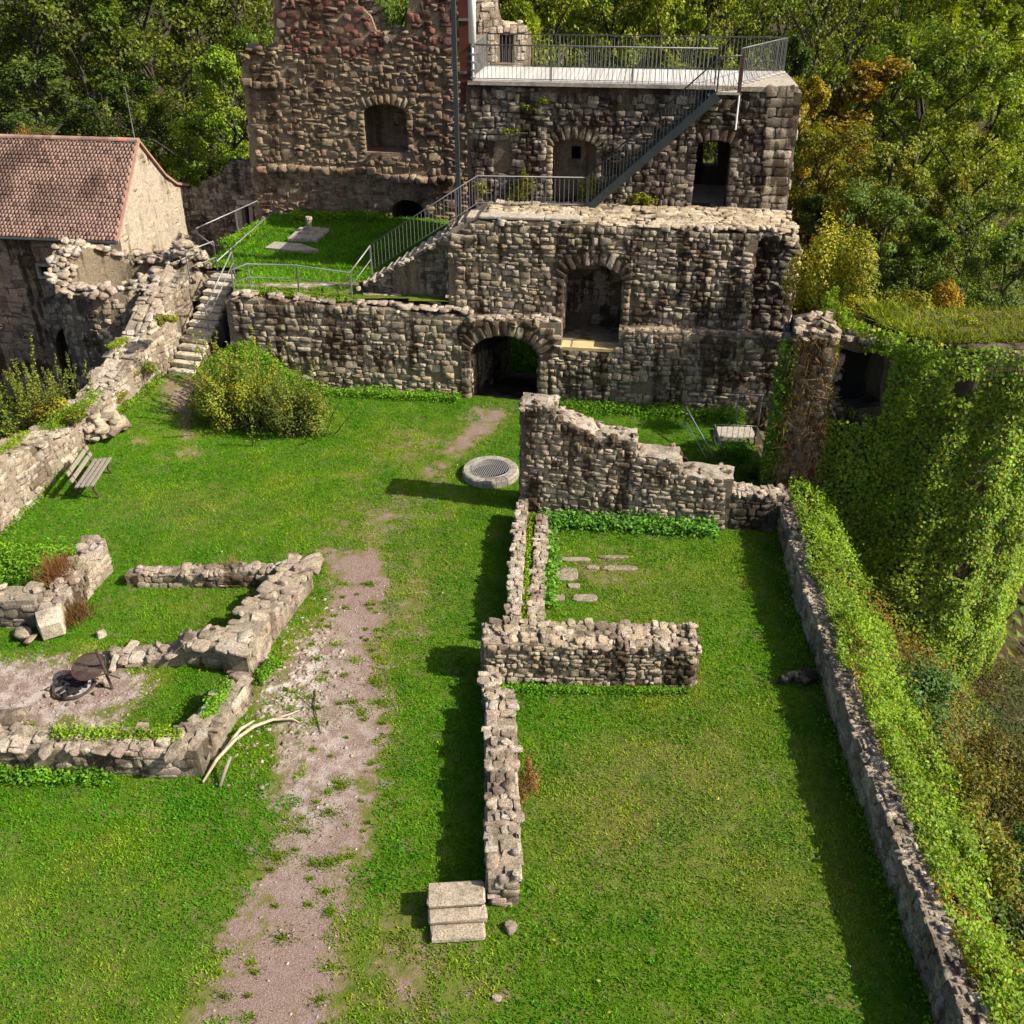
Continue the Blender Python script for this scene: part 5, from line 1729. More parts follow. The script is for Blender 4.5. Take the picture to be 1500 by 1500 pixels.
# ------------------------------------------------------------------ cellar barrier near the pier
br2 = thing('cellar_barrier', 'low steel barrier with bars around the sunken cellar stair by the pier', 'railing', (6.5, 26, 0))
railing(br2, [(6.0, 26.15, -.1), (7.15, 26.05, -.1)], .72, 'steel', .15, 2, (.05,), r=.025)
railing(br2, [(6.0, 25.2, -.35), (5.95, 26.15, -.1)], .72, 'steel', None, 2, (.35,), r=.025)
railing(br2, [(7.25, 25.3, -.3), (7.15, 26.05, -.1)], .72, 'steel', None, 2, (.35,), r=.025)
hr2 = thing('cellar_handrail', 'slanting two-rail handrail going down into the cellar stair', 'railing', (5.5, 25.8, 0))
railing(hr2, [(5.72, 24.9, -.55), (5.2, 26.9, .0)], .82, 'steel', None, 5, (.42,), r=.026)
hp = thing('bent_handrail', 'bent steel tube handrail against the dark wall near the pier', 'railing', (7, 27.6, 0))
MB().tube([(6.85, 27.4, .0), (6.85, 27.4, .85), (6.9, 27.4, .98), (7.02, 27.4, 1.02), (7.6, 27.35, 1.02)], .03, 8).build('rail', M['steel'], hp, True)
MB().tube([(7.55, 27.35, 1.02), (7.55, 27.35, 0)], .025, 8).build('post', M['steel'], hp, True)
cs = thing('cellar_slab', 'pale concrete slab behind the steel barrier bars', 'slab', (6.7, 26.6, 0))
MB().box((6.7, 26.7, .05), 1.15, .7, .16, None, None, None, .02).build('slab', M['concrete'], cs)

# terrace slabs and post
c1 = thing('terrace_slab', 'flat grey stone slab lying in the terrace grass', 'slab', (-7.9, 35.6, 3))
b = MB()
pts = [(-8.917,35.482),(-8.732,36.259),(-7.731,35.997),(-6.929,35.23),(-7.819,35.146)]
b.v = [(p[0], p[1], 2.95) for p in pts] + [(p[0], p[1], 3.13) for p in pts]
b.f = [(i, (i + 1) % 5, (i + 1) % 5 + 5, i + 5) for i in range(5)] + [(5, 6, 7, 8, 9)]
b.f = [q[::-1] for q in b.f]
b.build('slab', M['concrete'], c1)
c2 = thing('survey_post', 'short pale post on a square concrete base on the terrace', 'post', (-7.7, 37.4, 3))
sp0 = Vector((-7.629,37.142,3.15))
MB().box(sp0 + Z * -.02, 1.15, 1.5, .14, E1, E2, None, .02).build('base', M['concrete'], c2)
MB().box(sp0 + Z * .08 + E2 * .15, .62, .75, .12, E1, E2, None, .02).build('plinth', M['concrete'], c2)
MB().tube([sp0 + E2 * .2 + Z * .1, sp0 + E2 * .2 + Z * .5], [.11, .10], 10).build('post', M['concrete'], c2)
MB().tube([sp0 + E2 * .2 + Z * .5, sp0 + E2 * .2 + Z * .6], [.14, .12], 10).build('cap', M['concrete'], c2)

finish_stones()

# ------------------------------------------------------------------ plants
def clump_points(n, c, rx, ry, rz, shell=.55):
    d = nrg.normal(size=(n, 3))
    d /= np.linalg.norm(d, axis=1, keepdims=True)
    r = nrg.uniform(shell ** 3, 1, n)[:, None] ** (1 / 3)
    return np.array(c)[None] + d * r * np.array([rx, ry, rz])[None], d


def bush(name, label, cat, c, rx, ry, rz, n, leaf, colr=(1, 1, 1), mat='leaf', lobes=9, group=None, asp=.55, var=.28, hue=.2, col2=None, stems=True, kind=None):
    c = Vector(c)
    root = thing(name, label, cat, c, group, kind)
    Ps, Ns, Ts = [], [], []
    stm = MB()
    for k in range(lobes):
        t = U(0, 6.283)
        q = math.sqrt(rng.random())
        lc = Vector((c.x + math.cos(t) * rx * .74 * q, c.y + math.sin(t) * ry * .74 * q, c.z + rz * U(.25, 1.05) * (1 - .35 * q)))
        s = U(.38, .58) * (9 / max(lobes, 9)) ** .33
        P_, D_ = clump_points(n // lobes, lc, rx * s, ry * s, rz * s * .9, .25)
        Ps.append(P_)
        Ns.append(D_ + np.array([0, 0, .6]) + nrg.normal(0, .5, D_.shape))
        base = np.array(colr)
        if k % 5 == 4:
            P_[:, 2] += (P_[:, 2] - c.z) * U(.1, .3)
            P_[:, :2] = np.array(lc)[None, :2] + (P_[:, :2] - np.array(lc)[None, :2]) * .7
        if col2 is not None and rng.random() < .5:
            base = np.array(col2)
        Ts.append(leaf_tint(len(P_), base * U(.75, 1.2), var, hue))
        if stems:
            stm.tube([(c.x + U(-.1, .1), c.y + U(-.1, .1), c.z - .05), ((c.x + lc.x) / 2 + U(-.1, .1), (c.y + lc.y) / 2, (c.z + lc.z) / 2), tuple(lc)], [.03, .02, .01], 5)
    P_, N_, T_ = np.vstack(Ps), np.vstack(Ns), np.vstack(Ts)
    gz_ = ground_z(P_[:, 0], P_[:, 1]) if c.z < 2.4 else np.full(len(P_), c.z)
    ok = P_[:, 2] > np.minimum(gz_, c.z) + .02
    put('leaves', leaf_mesh('leaves', P_[ok], N_[ok], nrg.uniform(.6, 1.3, ok.sum()) * leaf, T_[ok], M[mat], asp), root)
    if stems:
        put('stems', stm.mesh('stems', M['bark']), root)
    return root


def gzf(x, y):
    return float(ground_z(x, y))


# the large bush by the stone stair
p = (-8.106,27.393)
bush('shrub', 'large yellow-green bush beside the stone steps', 'bush', (p[0] - .2, p[1], gzf(*p) - .05), 1.35, 1.2, 1.55, 12000, .08, (.95, 1.05, .8), 'leaf', 30, None, .5, .3, .3, (1.6, 1.4, .6))
p = (-6.644,27.086)
bush('shrub', 'darker low half of the bush, spreading towards the gate', 'bush', (p[0], p[1] + .1, gzf(*p) - .05), 1.25, 1.1, 1.35, 8500, .08, (.75, .8, .7), 'leaf', 24, None, .5, .3, .25, (1.0, .95, .7))
# sprawling vegetation left of the parapet
for (x, y, z, rx, rz, cc, lab) in ((-14.6, 27.0, -1.0, .9, 1.2, (.5, .6, .5), 'dark leafy base beneath the spiky shrub at the left edge'),
                                   (-13.3, 26.2, .6, .6, .7, (1.5, 1.2, .6), 'yellowing low bush on the parapet top'), (-15.4, 26.2, -.8, 1.0, 2.2, (.45, .6, .5), 'dark shrub cut by the left picture edge')):
    bush('shrub', lab, 'bush', (x, y, z), rx, rx, rz, 4200, .10, cc, 'leaf', 11)
def whips(name, label, c0, spread, n, h, leaf, colr, lean=.22, cat='bush', mat='leaf'):
    c0 = Vector(c0)
    root = thing(name, label, cat, c0)
    Ps, Ns, st_ = [], [], MB()
    for k in range(n):
        b0_ = c0 + Vector((rng.gauss(0, spread * .5), rng.gauss(0, spread * .5), 0))
        d_ = Vector((rng.gauss(0, lean), rng.gauss(0, lean), 1)).normalized()
        l_ = h * U(.55, 1.05)
        e_ = b0_ + d_ * l_ + Vector((d_.x, d_.y, 0)) * l_ * .2
        st_.tube([b0_ - Z * .05, b0_.lerp(e_, .5), e_], [.016, .011, .004], 4)
        m_ = int(l_ * 44)
        t_ = nrg.uniform(.12, 1, m_)
        p_ = np.array(b0_)[None] * (1 - t_)[:, None] + np.array(e_)[None] * t_[:, None] + nrg.normal(0, 1, (m_, 3)) * (.10 * (1.15 - t_))[:, None]
        Ps.append(p_)
        Ns.append(nrg.normal(0, .6, (m_, 3)) + np.array([.3, -.3, .7]))
    P_, N_ = np.vstack(Ps), np.vstack(Ns)
    put('leaves', leaf_mesh('leaves', P_, N_, nrg.uniform(.6, 1.3, len(P_)) * leaf, leaf_tint(len(P_), colr, .28, .2), M[mat], .5), root)
    put('stems', st_.mesh('stems', M['bark']), root)


whips('whip_shrub', 'tall spiky yellow-green shrub of upright shoots at the left picture edge', (-14.6, 26.8, -.6), .9, 60, 3.0, .075, (1.15, 1.15, .6))
whips('whip_shrub', 'smaller spiky shrub of upright shoots against the bastion foot', (-13.8, 27.9, -.6), .55, 34, 2.5, .07, (1.0, 1.05, .6))
p = (-8.356,27.87)
whips('whip_shrub', 'ragged upright shoots rising out of the bush by the steps', (p[0], p[1] + .1, gzf(*p)), 1.1, 70, 2.5, .08, (1.4, 1.3, .55), .30)
p = (-6.689,27.32)
whips('whip_shrub', 'ragged shoots on the dark lower half of the bush', (p[0], p[1] + .1, gzf(*p)), 1.3, 60, 1.9, .075, (.95, 1.0, .65), .40)
# bright tuft plants on the parapet and its foot
for (px, py, zz, s, cc, lab) in ((245, 470, 2.9, .35, (1.5, 1.25, .5), 'yellow-green tuft on the parapet crest near the stair head'), (210, 545, 1.2, .5, (.9, .95, .6), 'creeper hanging on the parapet face near the steps'), (165, 580, 1.0, .45, (1.2, 1.0, .5), 'yellowish tuft on the parapet above the boulder'), (110, 610, 1.3, .4, (1.0, 1.0, .5), 'grassy tuft on the parapet behind the bench')):
    a = (px - 750) / 1450
    bb = (py - 750) / 1450
    ry_ = math.cos(R(31.25)) - bb * math.sin(R(31.25))
    rz_ = -math.sin(R(31.25)) - bb * math.cos(R(31.25))
    t = (zz - CAM_H) / rz_
    bush('tuft', lab, 'plant', (a * t, ry_ * t, zz - .1), s, s, s * .7, 1500, .07, cc, 'leaf', 6, None, .45, .3, .25, None, False)

# weeds and nettles along wall feet
def weeds(name, label, cat, pts, width, n, h, leaf, colr, mat='ivy', kind=None, zbase=None):
    pts = [Vector((p[0], p[1], 0)) for p in pts]
    seg = [(pts[i + 1] - pts[i]).length for i in range(len(pts) - 1)]
    tot = sum(seg)
    P_ = np.zeros((n, 3))
    for i in range(n):
        s = U(0, tot)
        j = 0
        while j < len(seg) - 1 and s > seg[j]:
            s -= seg[j]
            j += 1
        p = pts[j].lerp(pts[j + 1], s / max(seg[j], .01))
        d = (pts[j + 1] - pts[j]).normalized()
        w = rng.gauss(0, .5) * width
        P_[i] = (p.x - d.y * w, p.y + d.x * w, 0)
    hh = h * (.25 + 1.1 * fbm(P_[:, 0], P_[:, 1], 1.3, 5)) * nrg.uniform(.1, 1, n)
    P_[:, 2] = (ground_z(P_[:, 0], P_[:, 1]) if zbase is None else zbase) + hh
    N_ = nrg.normal(0, .6, (n, 3)) + np.array([0, 0, 1.0])
    o = put(name, leaf_mesh(name, P_, N_, nrg.uniform(.6, 1.3, n) * leaf, leaf_tint(n, colr, .25, .15) * (.6 + .8 * fbm(P_[:, 0], P_[:, 1], 2.0, 3))[:, None], M[mat], .6))
    return tag(o, label, cat, None, kind)


weeds('nettles', 'blue-green nettle bank at the foot of the stepped wall', 'plants', [(.75, 21.6), (2.2, 21.5), (3.6, 21.4), (5.2, 21.2)], .32, 3800, .45, .10, (.65, 1.05, 1.6))
weeds('nettles', 'nettle patch in the near corner between kerb and stepped wall', 'plants', [(.85, 21.3), (.95, 19.6), (.8, 18)], .22, 1500, .38, .10, (.7, 1.05, 1.4))
weeds('weeds', 'lush weeds along the foot of the gate wall left of the gateway', 'plants', [C(-8.6, -.5)[:2], C(-6, -.35)[:2], C(-1.4, -.3)[:2]], .28, 4200, .32, .075, (.8, 1.15, .8))
weeds('weeds', 'rank grass and weeds along the castle foot right of the gateway', 'plants', [C(1.4, -.4)[:2], C(4, -.45)[:2], C(7.6, -.5)[:2]], .45, 4200, .36, .075, (.65, .95, .7))
weeds('weeds', 'dark thicket filling the sunken cellar corner by the pier', 'plants', [(5.7, 24.6), (6.5, 24.2), (6.6, 23.2), (6.1, 22.9)], .7, 7000, .75, .10, (.4, .62, .5))
weeds('weeds', 'green weeds at the foot of the front foundation wall', 'plants', [(-11, 12.9), (-8.6, 12.85), (-7.2, 12.85)], .2, 2600, .3, .07, (.7, 1.1, .8))
weeds('weeds', 'weeds growing on top of the front foundation wall', 'plants', [(-8.4, 13.35), (-7, 13.3), (-6, 13.3)], .16, 1700, .18, .06, (1.1, 1.2, .8), zbase=.62)
weeds('weeds', 'weeds clinging to the sloping foundation side wall', 'plants', [(-5.75, 13.7), (-5.6, 14.9)], .16, 1100, .18, .06, (.9, 1.2, .9), zbase=.5)
weeds('weeds', 'tall weeds in the grass corner at the left picture edge', 'plants', [(-12.6, 19.6), (-10.6, 19.6)], .8, 4500, .4, .08, (.8, 1.15, .8))
weeds('weeds', 'weeds beside the bushy end of the corner wall, path side', 'plants', [(-4.9, 16.2), (-5.15, 15.4)], .14, 700, .22, .06, (.8, 1.2, .8))
weeds('weeds', 'weedy strip between the two kerbs', 'plants', [(.26, 16.9), (.36, 19.2), (.5, 21.7)], .10, 1500, .16, .055, (.95, 1.1, .6), zbase=.22)
weeds('weeds', 'dark weeds along the foot of the boundary wall', 'plants', [(6.7, 21), (6.3, 18), (6.2, 15), (6.05, 11), (5.95, 7)], .22, 2600, .18, .06, (.7, 1.0, .6))
weeds('weeds', 'weeds below the crusted wall on the lawn', 'plants', [(-.3, 15.3), (1.5, 15.2), (3.6, 15.2)], .12, 1500, .16, .055, (.6, 1.0, .6))
weeds('weeds', 'green weeds spilling over the terrace edge below the railing', 'plants', [C(-8.3, .5)[:2], C(-6, .45)[:2], C(-4.8, .35)[:2]], .16, 2400, .3, .07, (.95, 1.05, .7), zbase=2.88)
weeds('weeds', 'lush weeds at the foot of the keep on the terrace', 'plants', [C(-9.6, 8.7)[:2], C(-8, 8.9)[:2], C(-5.9, 8.9)[:2]], .5, 5200, .4, .085, (.85, 1.15, .7), zbase=3.15)
weeds('weeds', 'lush weeds along the ramp railing at the terrace edge', 'plants', [(-10.3, 35.2), (-9.6, 38.4)], .3, 2200, .3, .085, (.85, 1.15, .7), zbase=3.15)

weeds('weeds', 'mossy grass tufts on the near end of the parapet top', 'plants', [(-13.5, 20.6), (-13.25, 22.4), (-13.0, 23.8)], .22, 2600, .14, .05, (1.2, 1.15, .6), zbase=1.52)
weeds('weeds', 'green growth on the low dip of the parapet behind the bench', 'plants', [(-12.9, 24.6), (-12.6, 26.2), (-12.3, 27.4)], .34, 3400, .3, .06, (.95, 1.05, .6), zbase=1.05)
weeds('weeds', 'yellow-green moss cushions along the rising parapet crest', 'plants', [(-12.3, 28.6), (-11.95, 30.0)], .2, 1500, .12, .05, (1.4, 1.2, .5), zbase=2.0)
weeds('weeds', 'weeds at the inner foot of the parapet below the steps', 'plants', [(-11.35, 29.4), (-11.7, 28.0), (-11.95, 26.9)], .2, 2400, .35, .065, (.9, 1.1, .6))
weeds('weeds', 'weeds along the foot of the parapet beside the bench', 'plants', [(-12.5, 24.2), (-12.75, 22.5), (-12.95, 20.5)], .2, 1800, .22, .06, (.8, 1.1, .6))
# dry plants
def drystems(name, label, c, r, h, n, colr, lean=.5):
    c = Vector(c)
    P0 = np.array(c)[None] + np.stack([nrg.normal(0, r * .35, n), nrg.normal(0, r * .35, n), np.zeros(n)], 1)
    dr_ = np.stack([nrg.normal(0, lean, n), nrg.normal(0, lean, n), np.ones(n)], 1)
    P1 = P0 + dr_ / np.linalg.norm(dr_, axis=1, keepdims=True) * (h * nrg.uniform(.4, 1, n))[:, None]
    w = nrg.normal(size=(n, 3)) * np.array([1, 1, .2])
    w = w / np.linalg.norm(w, axis=1, keepdims=True) * .009
    v = np.stack([P0 - w, P0 + w, P1], 1).reshape(-1, 3)
    t = np.arange(3 * n).reshape(-1, 3)
    o = put(name, tri_mesh(name, v, t, np.repeat(leaf_tint(n, colr, .3, .15), 3, axis=0), M['dry']))
    return tag(o, label, 'plant')


drystems('dry_weeds', 'rust-brown dry weeds sprouting from the wedge wall', (-10.25, 18.45, .55), .5, .75, 900, (.9, .62, .5))
drystems('dry_weeds', 'brown withered weeds hanging at the foot of the wedge wall', (-9.75, 17.6, .1), .5, .5, 700, (.7, .55, .45))
bush('dry_bush', 'small russet tussock growing from the right side of the long wall', 'plant', (.22, 12.55, .1), .26, .42, .5, 1500, .045, (.75, .55, .42), 'dry', 6, None, .4, .3, .2, None, False)
drystems('dry_weeds', 'grey dead weed tuft on the back foundation wall', (-6.6, 19.1, .3), .4, .4, 300, (.9, .9, .9))
# creeper on the pier
n = 1700
uu, zz = nrg.uniform(0, pL + .1, n), nrg.uniform(.2, 4.9, n)
P0 = np.array(pfr.o)[None] + uu[:, None] * np.array(pfr.eu) + zz[:, None] * np.array([0, 0, 1.]) + nrg.uniform(.08, .22, n)[:, None] * np.array(pfr.n)
P1 = P0 + np.stack([nrg.normal(0, .16, n), nrg.normal(-.03, .08, n), nrg.normal(-.12, .2, n)], 1)
w = nrg.normal(size=(n, 3))
w = w / np.linalg.norm(w, axis=1, keepdims=True) * .011
tag(put('dry_creeper', tri_mesh('dry_creeper', np.stack([P0 - w, P0 + w, P1], 1).reshape(-1, 3), np.arange(3 * n).reshape(-1, 3), np.repeat(leaf_tint(n, (.8, .72, .65), .3, .1), 3, axis=0), M['dry'])), 'dry tangled creeper stems clinging to the square pier', 'plant')
n = 2600
uu, zz = nrg.uniform(-.25, .2, n), nrg.uniform(-.2, 4.6, n)
P0 = np.array(pfr.o)[None] + uu[:, None] * np.array(pfr.eu) + zz[:, None] * np.array([0, 0, 1.]) + nrg.uniform(-.5, .2, n)[:, None] * np.array(pfr.n)
tag(put('pier_ivy', leaf_mesh('pier_ivy', P0, nrg.normal(0, .6, (n, 3)) + np.array([-.5, -.6, .3]), nrg.uniform(.07, .13, n), leaf_tint(n, (.6, .75, .6), .25, .15), M['ivy'])), 'dark ivy on the left edge of the square pier', 'ivy')

# ivy along the boundary wall's outer side
n = 52000
yy = nrg.uniform(5.0, 22.3, n)
s_ = nrg.uniform(.05, 2.3, n)
lo_ = .36 - .34 * np.clip(fbm(yy, yy * 0 + 3, .55, 2) * 1.6 - .5, 0, 1) * sstep(9, 13, yy) - .06 * nrg.random(n)
hi_ = .8 + 1.5 * fbm(yy, yy * 0, .7, 5)
k_ = (s_ > lo_) & (s_ < hi_ + nrg.normal(0, .12, n)) & (fbm(s_, yy, 2.2, 8) > .30)
yy, s_ = yy[k_], s_[k_]
n = len(yy)
xx = interp_line(RWALL, yy) + s_
z_ = .86 - .7 * np.clip(s_ - .5, 0, 3) + .95 * (fbm(xx, yy, 1.5, 4) - .42) * np.clip((s_ - .1) * 2, 0, 1) + nrg.uniform(-.06, .10, n) + .25 * nrg.random(n) ** 6
N_ = np.stack([np.full(n, .5), np.full(n, -.1), np.full(n, .8)], 1) + nrg.normal(0, .55, (n, 3))
t_ = leaf_tint(n, (.86, .93, .8), .32, .14) * (.5 + 1.0 * fbm(xx, yy, 1.2, 7))[:, None]
tag(put('wall_ivy', leaf_mesh('wall_ivy', np.stack([xx, yy, z_], 1), N_, nrg.uniform(.03, .095, n), t_, M['ivy'], .7)), 'sunlit light green ivy spilling over the outer side of the boundary wall', 'ivy')
for k, (x, y, rx, rz, cc, lab) in enumerate(((9.2, 16.9, .9, 1.1, (.55, .9, 1.1), 'blue-green young maple shrub at the foot of the ivy tower'), (9.0, 14.6, 1.1, .9, (1.0, .75, .5), 'brownish scrub on the slope below the ivy tower'), (10.6, 15.6, 1.1, 1.2, (.7, .5, .4), 'dark russet scrub at the right edge below the tower'),
                                           (10.4, 13.2, .9, 1.3, (.4, .75, .7), 'dark glossy evergreen bush cut by the right picture edge'), (8.4, 12.4, 1.0, .8, (1.25, 1.15, .6), 'yellow-green bramble bush on the outer slope'), (9.6, 11.3, .9, 1.0, (.95, .7, .45), 'brown-leaved bramble on the outer slope'),
                                           (9.3, 9.9, .8, 1.2, (.45, .8, .75), 'dark green bush at the lower right edge'), (7.9, 9.6, .9, .8, (1.3, 1.15, .6), 'light green bramble beside the lower end of the boundary wall'), (8.6, 8.3, .8, .9, (1.7, 1.25, .5), 'yellow bush in the lower right corner'),
                                           (7.6, 15.0, .9, .8, (1.2, 1.25, .7), 'light green scrub just outside the boundary wall mid-way'), (7.7, 18.4, .7, .7, (1.35, 1.25, .7), 'pale green scrub outside the boundary wall near the pier'), (11.8, 17.2, 1.2, 1.2, (.55, .42, .32), 'dead brown thicket right of the tower foot'))):
    bush('shrub', lab, 'bush', (x, y, gzf(x, y) + .05), rx * 1.1, rx * 1.1, rz * 1.15, 4600, .09, cc, 'leaf', 16, 'scrub on the outer slope')
n = 70000
yy = nrg.uniform(4.5, 23.5, n)
s_ = nrg.uniform(.9, 11.5, n)
xx = interp_line(RWALL, yy) + s_
ok = np.hypot(xx - TX, yy - TY) > TR + .35
xx, yy, s_ = xx[ok], yy[ok], s_[ok]
n = len(xx)
hg = fbm(xx, yy, .75, 31)
P_ = np.stack([xx, yy, ground_z(xx, yy) + (.15 + 1.7 * np.clip(hg - .25, 0, 1)) * nrg.uniform(.15, 1, n) ** .6], 1)
pt_ = fbm(xx, yy, .55, 33)[:, None]
cA, cB, cC = np.array([1.25, 1.2, .7]), np.array([.6, .85, .75]), np.array([1.25, .75, .55])
cc_ = np.where(pt_ < .42, cB, np.where(pt_ < .56, cA, cC)) * np.where(s_[:, None] < 2.2, 1.1, np.where(s_[:, None] > 6.0, .45, .85))  # scrub far from the wall tinted darker, shadow put into the leaf colour
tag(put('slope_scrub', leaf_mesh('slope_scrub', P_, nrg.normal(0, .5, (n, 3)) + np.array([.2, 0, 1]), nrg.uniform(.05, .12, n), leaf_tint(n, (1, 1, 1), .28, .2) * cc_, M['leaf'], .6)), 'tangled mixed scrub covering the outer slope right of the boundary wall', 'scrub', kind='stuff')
drystems('bare_twigs', 'pale bare twigs sticking out of the slope scrub', (9.6, 13.6, gzf(9.6, 13.6) + .5), .8, 1.1, 60, (1.2, 1.1, .9), 1.2)

# top of the ivy tower: dry grass, coloured shrubs
n = 26000
tx_, ty_ = nrg.uniform(7.8, 15.5, n), nrg.uniform(22.0, 28.2, n)
ok = ((np.hypot(tx_ - TX, ty_ - TY) < TR + .12) & (ty_ < TY)) | ((tx_ < 10) & (ty_ > 23.0) & (ty_ < 24.6))
tx_, ty_ = tx_[ok], ty_[ok]
n = len(tx_)
P0 = np.stack([tx_, ty_, np.where(tx_ < 9, 4.55, TT - .05)], 1)
P1 = P0 + np.stack([nrg.normal(0, .16, n), nrg.normal(0, .16, n), nrg.uniform(.04, .22, n)], 1)
w = nrg.normal(size=(n, 3)) * np.array([1, 1, .1])
w = w / np.linalg.norm(w, axis=1, keepdims=True) * .022
tc = leaf_tint(n, (1.0, 1.0, .7), .25, .2)
tag(put('tower_grass', tri_mesh('tower_grass', np.stack([P0 - w, P0 + w, P1], 1).reshape(-1, 3), np.arange(3 * n).reshape(-1, 3), np.repeat(tc * (np.array([1.7, 1.0, 1.4])[None] * (.4 + .8 * fbm(tx_, ty_, 1.6, 3))[:, None]), 3, axis=0), M['grass'])), 'pale dry grass on the flat top of the ivy tower', 'grass', kind='stuff')
for (px, py, D, rx, rz, cc, c2, nn, lab) in ((1205, 455, 27.5, 1.25, 2.6, (2.3, 1.7, .6), (1.5, 1.4, .5), 9000, 'golden yellow-green bush standing behind the square pier'), (1320, 470, 26.6, .9, .8, (1.6, 1.3, .5), None, 2600, 'low yellow-green shrub on the tower top'),
                                         (1380, 465, 27.2, .6, .8, (2.5, 1.3, .5), None, 2200, 'small orange-yellow shrub on the tower top'), (1222, 492, 24.2, .30, .35, (3.2, .7, .6), None, 900, 'little red-leaved plant on the pier corner'), (1340, 478, 24.6, .3, .3, (2.6, .9, .5), None, 500, 'tiny reddish plant amid the tower top grass'),
                                         (1260, 470, 26.0, .5, .6, (2.0, 1.5, .5), None, 1500, 'yellow shrublet between pier and tower top'), (1300, 492, 23.4, .45, .35, (1.5, 1.2, .5), None, 1400, 'low olive cushion at the front rim of the tower top'), (1420, 486, 23.2, .5, .4, (1.3, 1.15, .5), None, 1600, 'green cushion plant at the right of the tower top'), (1365, 492, 22.6, .4, .3, (1.9, 1.4, .6), None, 1200, 'straw-coloured cushion in the middle of the tower rim')):
    a = (px - 750) / 1450
    bb = (py - 750) / 1450
    ry_ = math.cos(R(31.25)) - bb * math.sin(R(31.25))
    rz_ = -math.sin(R(31.25)) - bb * math.cos(R(31.25))
    t = D / ry_
    bush('shrub', lab, 'bush', (a * t, D, min(CAM_H + rz_ * t, 4.5) if D < 27.4 else CAM_H + rz_ * t - .2), rx, rx, rz, nn, .09, cc, 'leaf', 10, None, .55, .28, .2, c2)
ro = thing('rock', 'pale rock outcrop at the right picture edge above the tower', 'rock', (13.6, 24.0, 4.6))
STONES.clear()
for k in range(7):
    rock(ro, (13.5 + U(-.3, .6), 23.8 + U(-.3, .2), 4.75 + U(0, .3)), U(.3, .6), 'pale', 'stone_pale')
finish_stones()

# climbing plants at the foot of the upper block
for (u, d, rx, rz, n, lab) in ((.1, 2.85, .55, .7, 1200, 'yellow-green climber behind the walkway railing'), (2.3, 2.9, .35, .9, 900, 'climber beside the arched niche'), (3.9, 2.9, .5, .35, 600, 'weeds under the steel stair'), (-1.2, 2.9, .3, .5, 500, 'climber at the column foot')):
    bush('climber', lab, 'plant', C(u, d, 5.6), rx, .18, rz, n, .085, (1.5, 1.25, .5), 'leaf', 6, None, .55, .3, .2, None, False)
for (u, z, lab) in ((.3, 8.3, 'green tuft high on the upper block face'), (-.2, 7.6, 'tuft of fern on the upper block left of the niche'), (.9, 8.5, 'small tuft near the platform edge')):
    bush('tuft', lab, 'plant', C(u, DU - .12, z), .28, .10, .22, 260, .07, (1.1, 1.1, .6), 'leaf', 4, None, .4, .3, .2, None, False)

# ------------------------------------------------------------------ turf
def blades(n, x0, x1, y0, y1, okf, zf, h=(.022, .062), w=.017, colf=None):
    x = nrg.uniform(x0, x1, n)
    y = nrg.uniform(y0, y1, n)
    ok = okf(x, y)
    x, y = x[ok], y[ok]
    n = len(x)
    z = zf(x, y)
    hh = nrg.uniform(h[0], h[1], n) * (.55 + .9 * fbm(x, y, 2.4, 17))
    P0 = np.stack([x, y, z - .01], 1)
    P1 = P0 + np.stack([nrg.normal(0, .5, n) * hh, nrg.normal(0, .5, n) * hh, hh], 1)
    a = nrg.uniform(0, 6.283, n)
    ww = np.stack([np.cos(a), np.sin(a), np.zeros(n)], 1) * (w * nrg.uniform(.6, 1.4, n))[:, None]
    return np.stack([P0 - ww, P0 + ww, P1], 1), colf(x, y, n)


def turf_col(x, y, n):
    dm_, dr_, sm_ = masks(x, y)
    big = fbm(x, y, .32, 11)
    mid = fbm(x, y, 1.6, 12)
    fin = vnoise(x, y, 5.5, 13)
    dry = np.clip(dr_ * 1.15 + (big - .5) * 2.6 + (mid - .5) * 2.2 + dm_ * 1.5 - .15, -1, 1.3)
    lush = np.array([.48, .90, .50])
    norm = np.array([1.08, 1.06, .8])
    yel = np.array([1.85, 1.12, 2.0])
    t1 = np.clip(dry + .55, 0, 1)[:, None]
    t2 = np.clip((dry - .35) / .8, 0, 1)[:, None]
    c = lush * (1 - t1) + norm * t1
    c = c * (1 - t2) + yel * t2
    g = (.62 + .5 * mid + .26 * fin) * nrg.normal(1, .10, n)
    return c * np.clip(g, .3, 1.8)[:, None]


def court_ok(x, y):
    dm_, dr_, sm_ = masks(x, y)
    d = (x - CO.x) * E2.x + (y - CO.y) * E2.y
    th = dm_ + 1.0 * (fbm(x, y, 2.2, 21) - .5) + .25 * (vnoise(x, y, 9, 22) - .5)
    return (x > interp_line(PARAPET, y) + .05) & (x < interp_line(RWALL, y) - .02) & (d < -.05) & (th < .42) & (np.abs(x) < 2.0 + .62 * y + 4)


bv, bc_ = [], []
for args in ((300000, -12.9, 6.8, 6.4, 17.0), (300000, -13.0, 7.0, 17.0, 31.0)):
    v_, c_ = blades(*args, court_ok, ground_z, colf=turf_col)
    bv.append(v_)
    bc_.append(c_)
v_, c_ = blades(30000, -11.6, -1.5, 31, 40, lambda x, y: (seg_dist(x, y, [(p.x, p.y) for p in tp]) < -.05) & (np.exp(-((x + 6.5) / 2.6) ** 2 - ((y - 31.6) / .35) ** 2) < .4),
                lambda x, y: 3.03 + .10 * (fbm(x, y, .5, 8) - .5) + .25 * sstep(37, 39.6, y), (.05, .14), .022,
                lambda x, y, n: (np.array([.85, 1.1, .7])[None] * np.clip(nrg.normal(1, .2, n) * (.6 + .8 * fbm(x, y, 1.2, 4)), .3, 1.8)[:, None]))
bv.append(v_)
bc_.append(c_)
